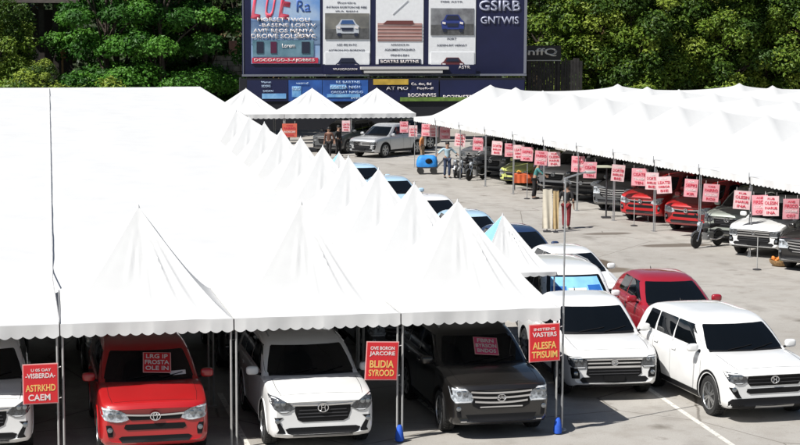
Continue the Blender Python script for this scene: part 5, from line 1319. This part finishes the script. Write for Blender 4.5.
def cloth_banner(px, py, w, h, m, label):
    x, y = G(px, py); r = thing('cloth_banner', label, 'banner', (x, y, 0), R(-14), 'cloth banners in the aisle')
    mb = MB(); n = 16; mm = 20; V = []
    for j in range(mm+1):
        z = .12 + (h-.12)*j/mm
        for i in range(n+1):
            u = i/n; V.append((-w/2 + w*u, .035*math.sin(u*9 + j*.12)*(1-j/mm*.8), z))
    F = [(j*(n+1)+i, j*(n+1)+i+1, (j+1)*(n+1)+i+1, (j+1)*(n+1)+i) for j in range(mm) for i in range(n)]
    mb.add(V, F); mb.add([(a, b+.006, c) for a, b, c in V], [f[::-1] for f in F]); mb.build('cloth', m, r, 60, fixn=False)
    mb = MB(); mb.tube([(-w/2, 0, h+.015), (w/2, 0, h+.015)], .016, 6); mb.tube([(0, .06, .02), (0, .06, h)], .016, 6); mb.tube([(0, .06, h), (0, 0, h+.015)], .012, 6); mb.build('pole', DARKSTEEL, r)
    mb = MB(); mb.box((0, .06, .02), (w*.8, .34, .03)); mb.build('base', DARKSTEEL, r)
cloth_banner(547, 232, .34, 1.55, mat('cloth_cream', (.60, .55, .45), rough=.85, noise_amt=.08), 'cream hanging cloth banner beside the standing person')
cloth_banner(555.5, 232.5, .20, 1.5, mat('cloth_sand', (.42, .31, .16), rough=.85, noise_amt=.15), 'narrow tan cloth banner between the cream banner and the person')
def lamp_post():
    x, y = X0+3*PX+.10, D0+.16; r = thing('lamp_post', 'tall thin lamp post with one short arm rising beside the corner tent', 'lamp post', (x, y, 0)); H_ = 4.72
    mb = MB(); mb.tube([(0, 0, .01), (0, 0, 2.), (0, 0, H_)], [.024, .020, .016], 10); mb.lathe([(.09, .008), (.09, .03), (.05, .06)], 12, 'Z'); mb.build('pole', STEEL, r, 40)
    mb = MB(); mb.tube([(-.03, 0, H_-.03), (.12, 0, H_+.02), (.42, .1, H_+.08)], .016, 8); mb.build('arm', STEEL, r, 40)
    mb = MB(); mb.ell((.50, .125, H_+.075), (.13, .055, .03), 14, 8); mb.build('lamp_head', WHITESTEEL, r, 60)
lamp_post()
def plate_stand():
    x, y = G(606, 218); r = thing('plate_stand', 'thin steel stand with a flat pale top beside the farther red car', 'stand', (x, y, 0), R(-10)); H_ = 1.95
    mb = MB(); mb.tube([(0, 0, .05), (0, 0, H_)], .032, 8); mb.build('post', DARKSTEEL, r, 40)
    mb = MB(); mb.box((0, 0, .03), (.34, .34, .05)); mb.build('foot', DARKSTEEL, r)
    mb = MB(); mb.box((0, 0, H_+.03), (.86, .55, .05)); mb.build('top_plate', mat('plate_pale', (.46, .47, .36), rough=.6, noise_amt=.1), r)
plate_stand()
def basket():
    x, y = G(781, 266); r = thing('produce_basket', 'low woven basket of orange and green produce on the ground at right', 'basket', (x, y, 0))
    mb = MB(); mb.lathe([(.24, .01), (.34, .10), (.37, .2), (.35, .2), (.31, .09), (.1, .05)], 28, 'Z'); mb.build('basket', mat('wicker', (.36, .22, .10), rough=.8, noise_amt=.4, noise_scale=16, bump=.6, bump_scale=40), r, 40)
    rr = random.Random(2)
    for nm, c, n, xo in (('oranges', (.62, .20, .03), 20, -.1), ('greens', (.16, .30, .06), 16, .14)):
        mb = MB()
        for _ in range(n): a = rr.uniform(0, 6.28); d = .18*math.sqrt(rr.random()); mb.ell((xo+d*math.cos(a), d*math.sin(a), .17+.09*rr.random()), (.05, .05, .045), 10, 7)
        mb.build(nm, mat('goods_' + nm, c, rough=.5), r, 60)['kind'] = 'stuff'
basket()
# weights on the feet of the aisle-side posts, thin stanchions in front of the right-hand cars
for i, (px, py, lab) in enumerate([(527, 199, 'thin steel stanchion before the lime hatchback'), (634, 226, 'thin white stanchion before the farther red car'), (648, 222, 'thin white stanchion between the two red cars'), (757, 270, 'thin white stanchion before the white pickup')]):
    x, y = G(px, py); t = thing('stanchion', lab, 'stanchion', (x, y, 0), 0, 'thin stanchions before the right-hand cars'); hh = 1.0 if i else 1.5
    mb = MB(); mb.tube([(0, 0, .02), (0, 0, hh)], .016, 8); mb.build('post', WHITESTEEL if i else STEEL, t, 40)
    mb = MB(); mb.lathe([(.13, .006), (.13, .03), (.03, .05)], 14, 'Z'); mb.build('foot', DARKSTEEL, t, 40)
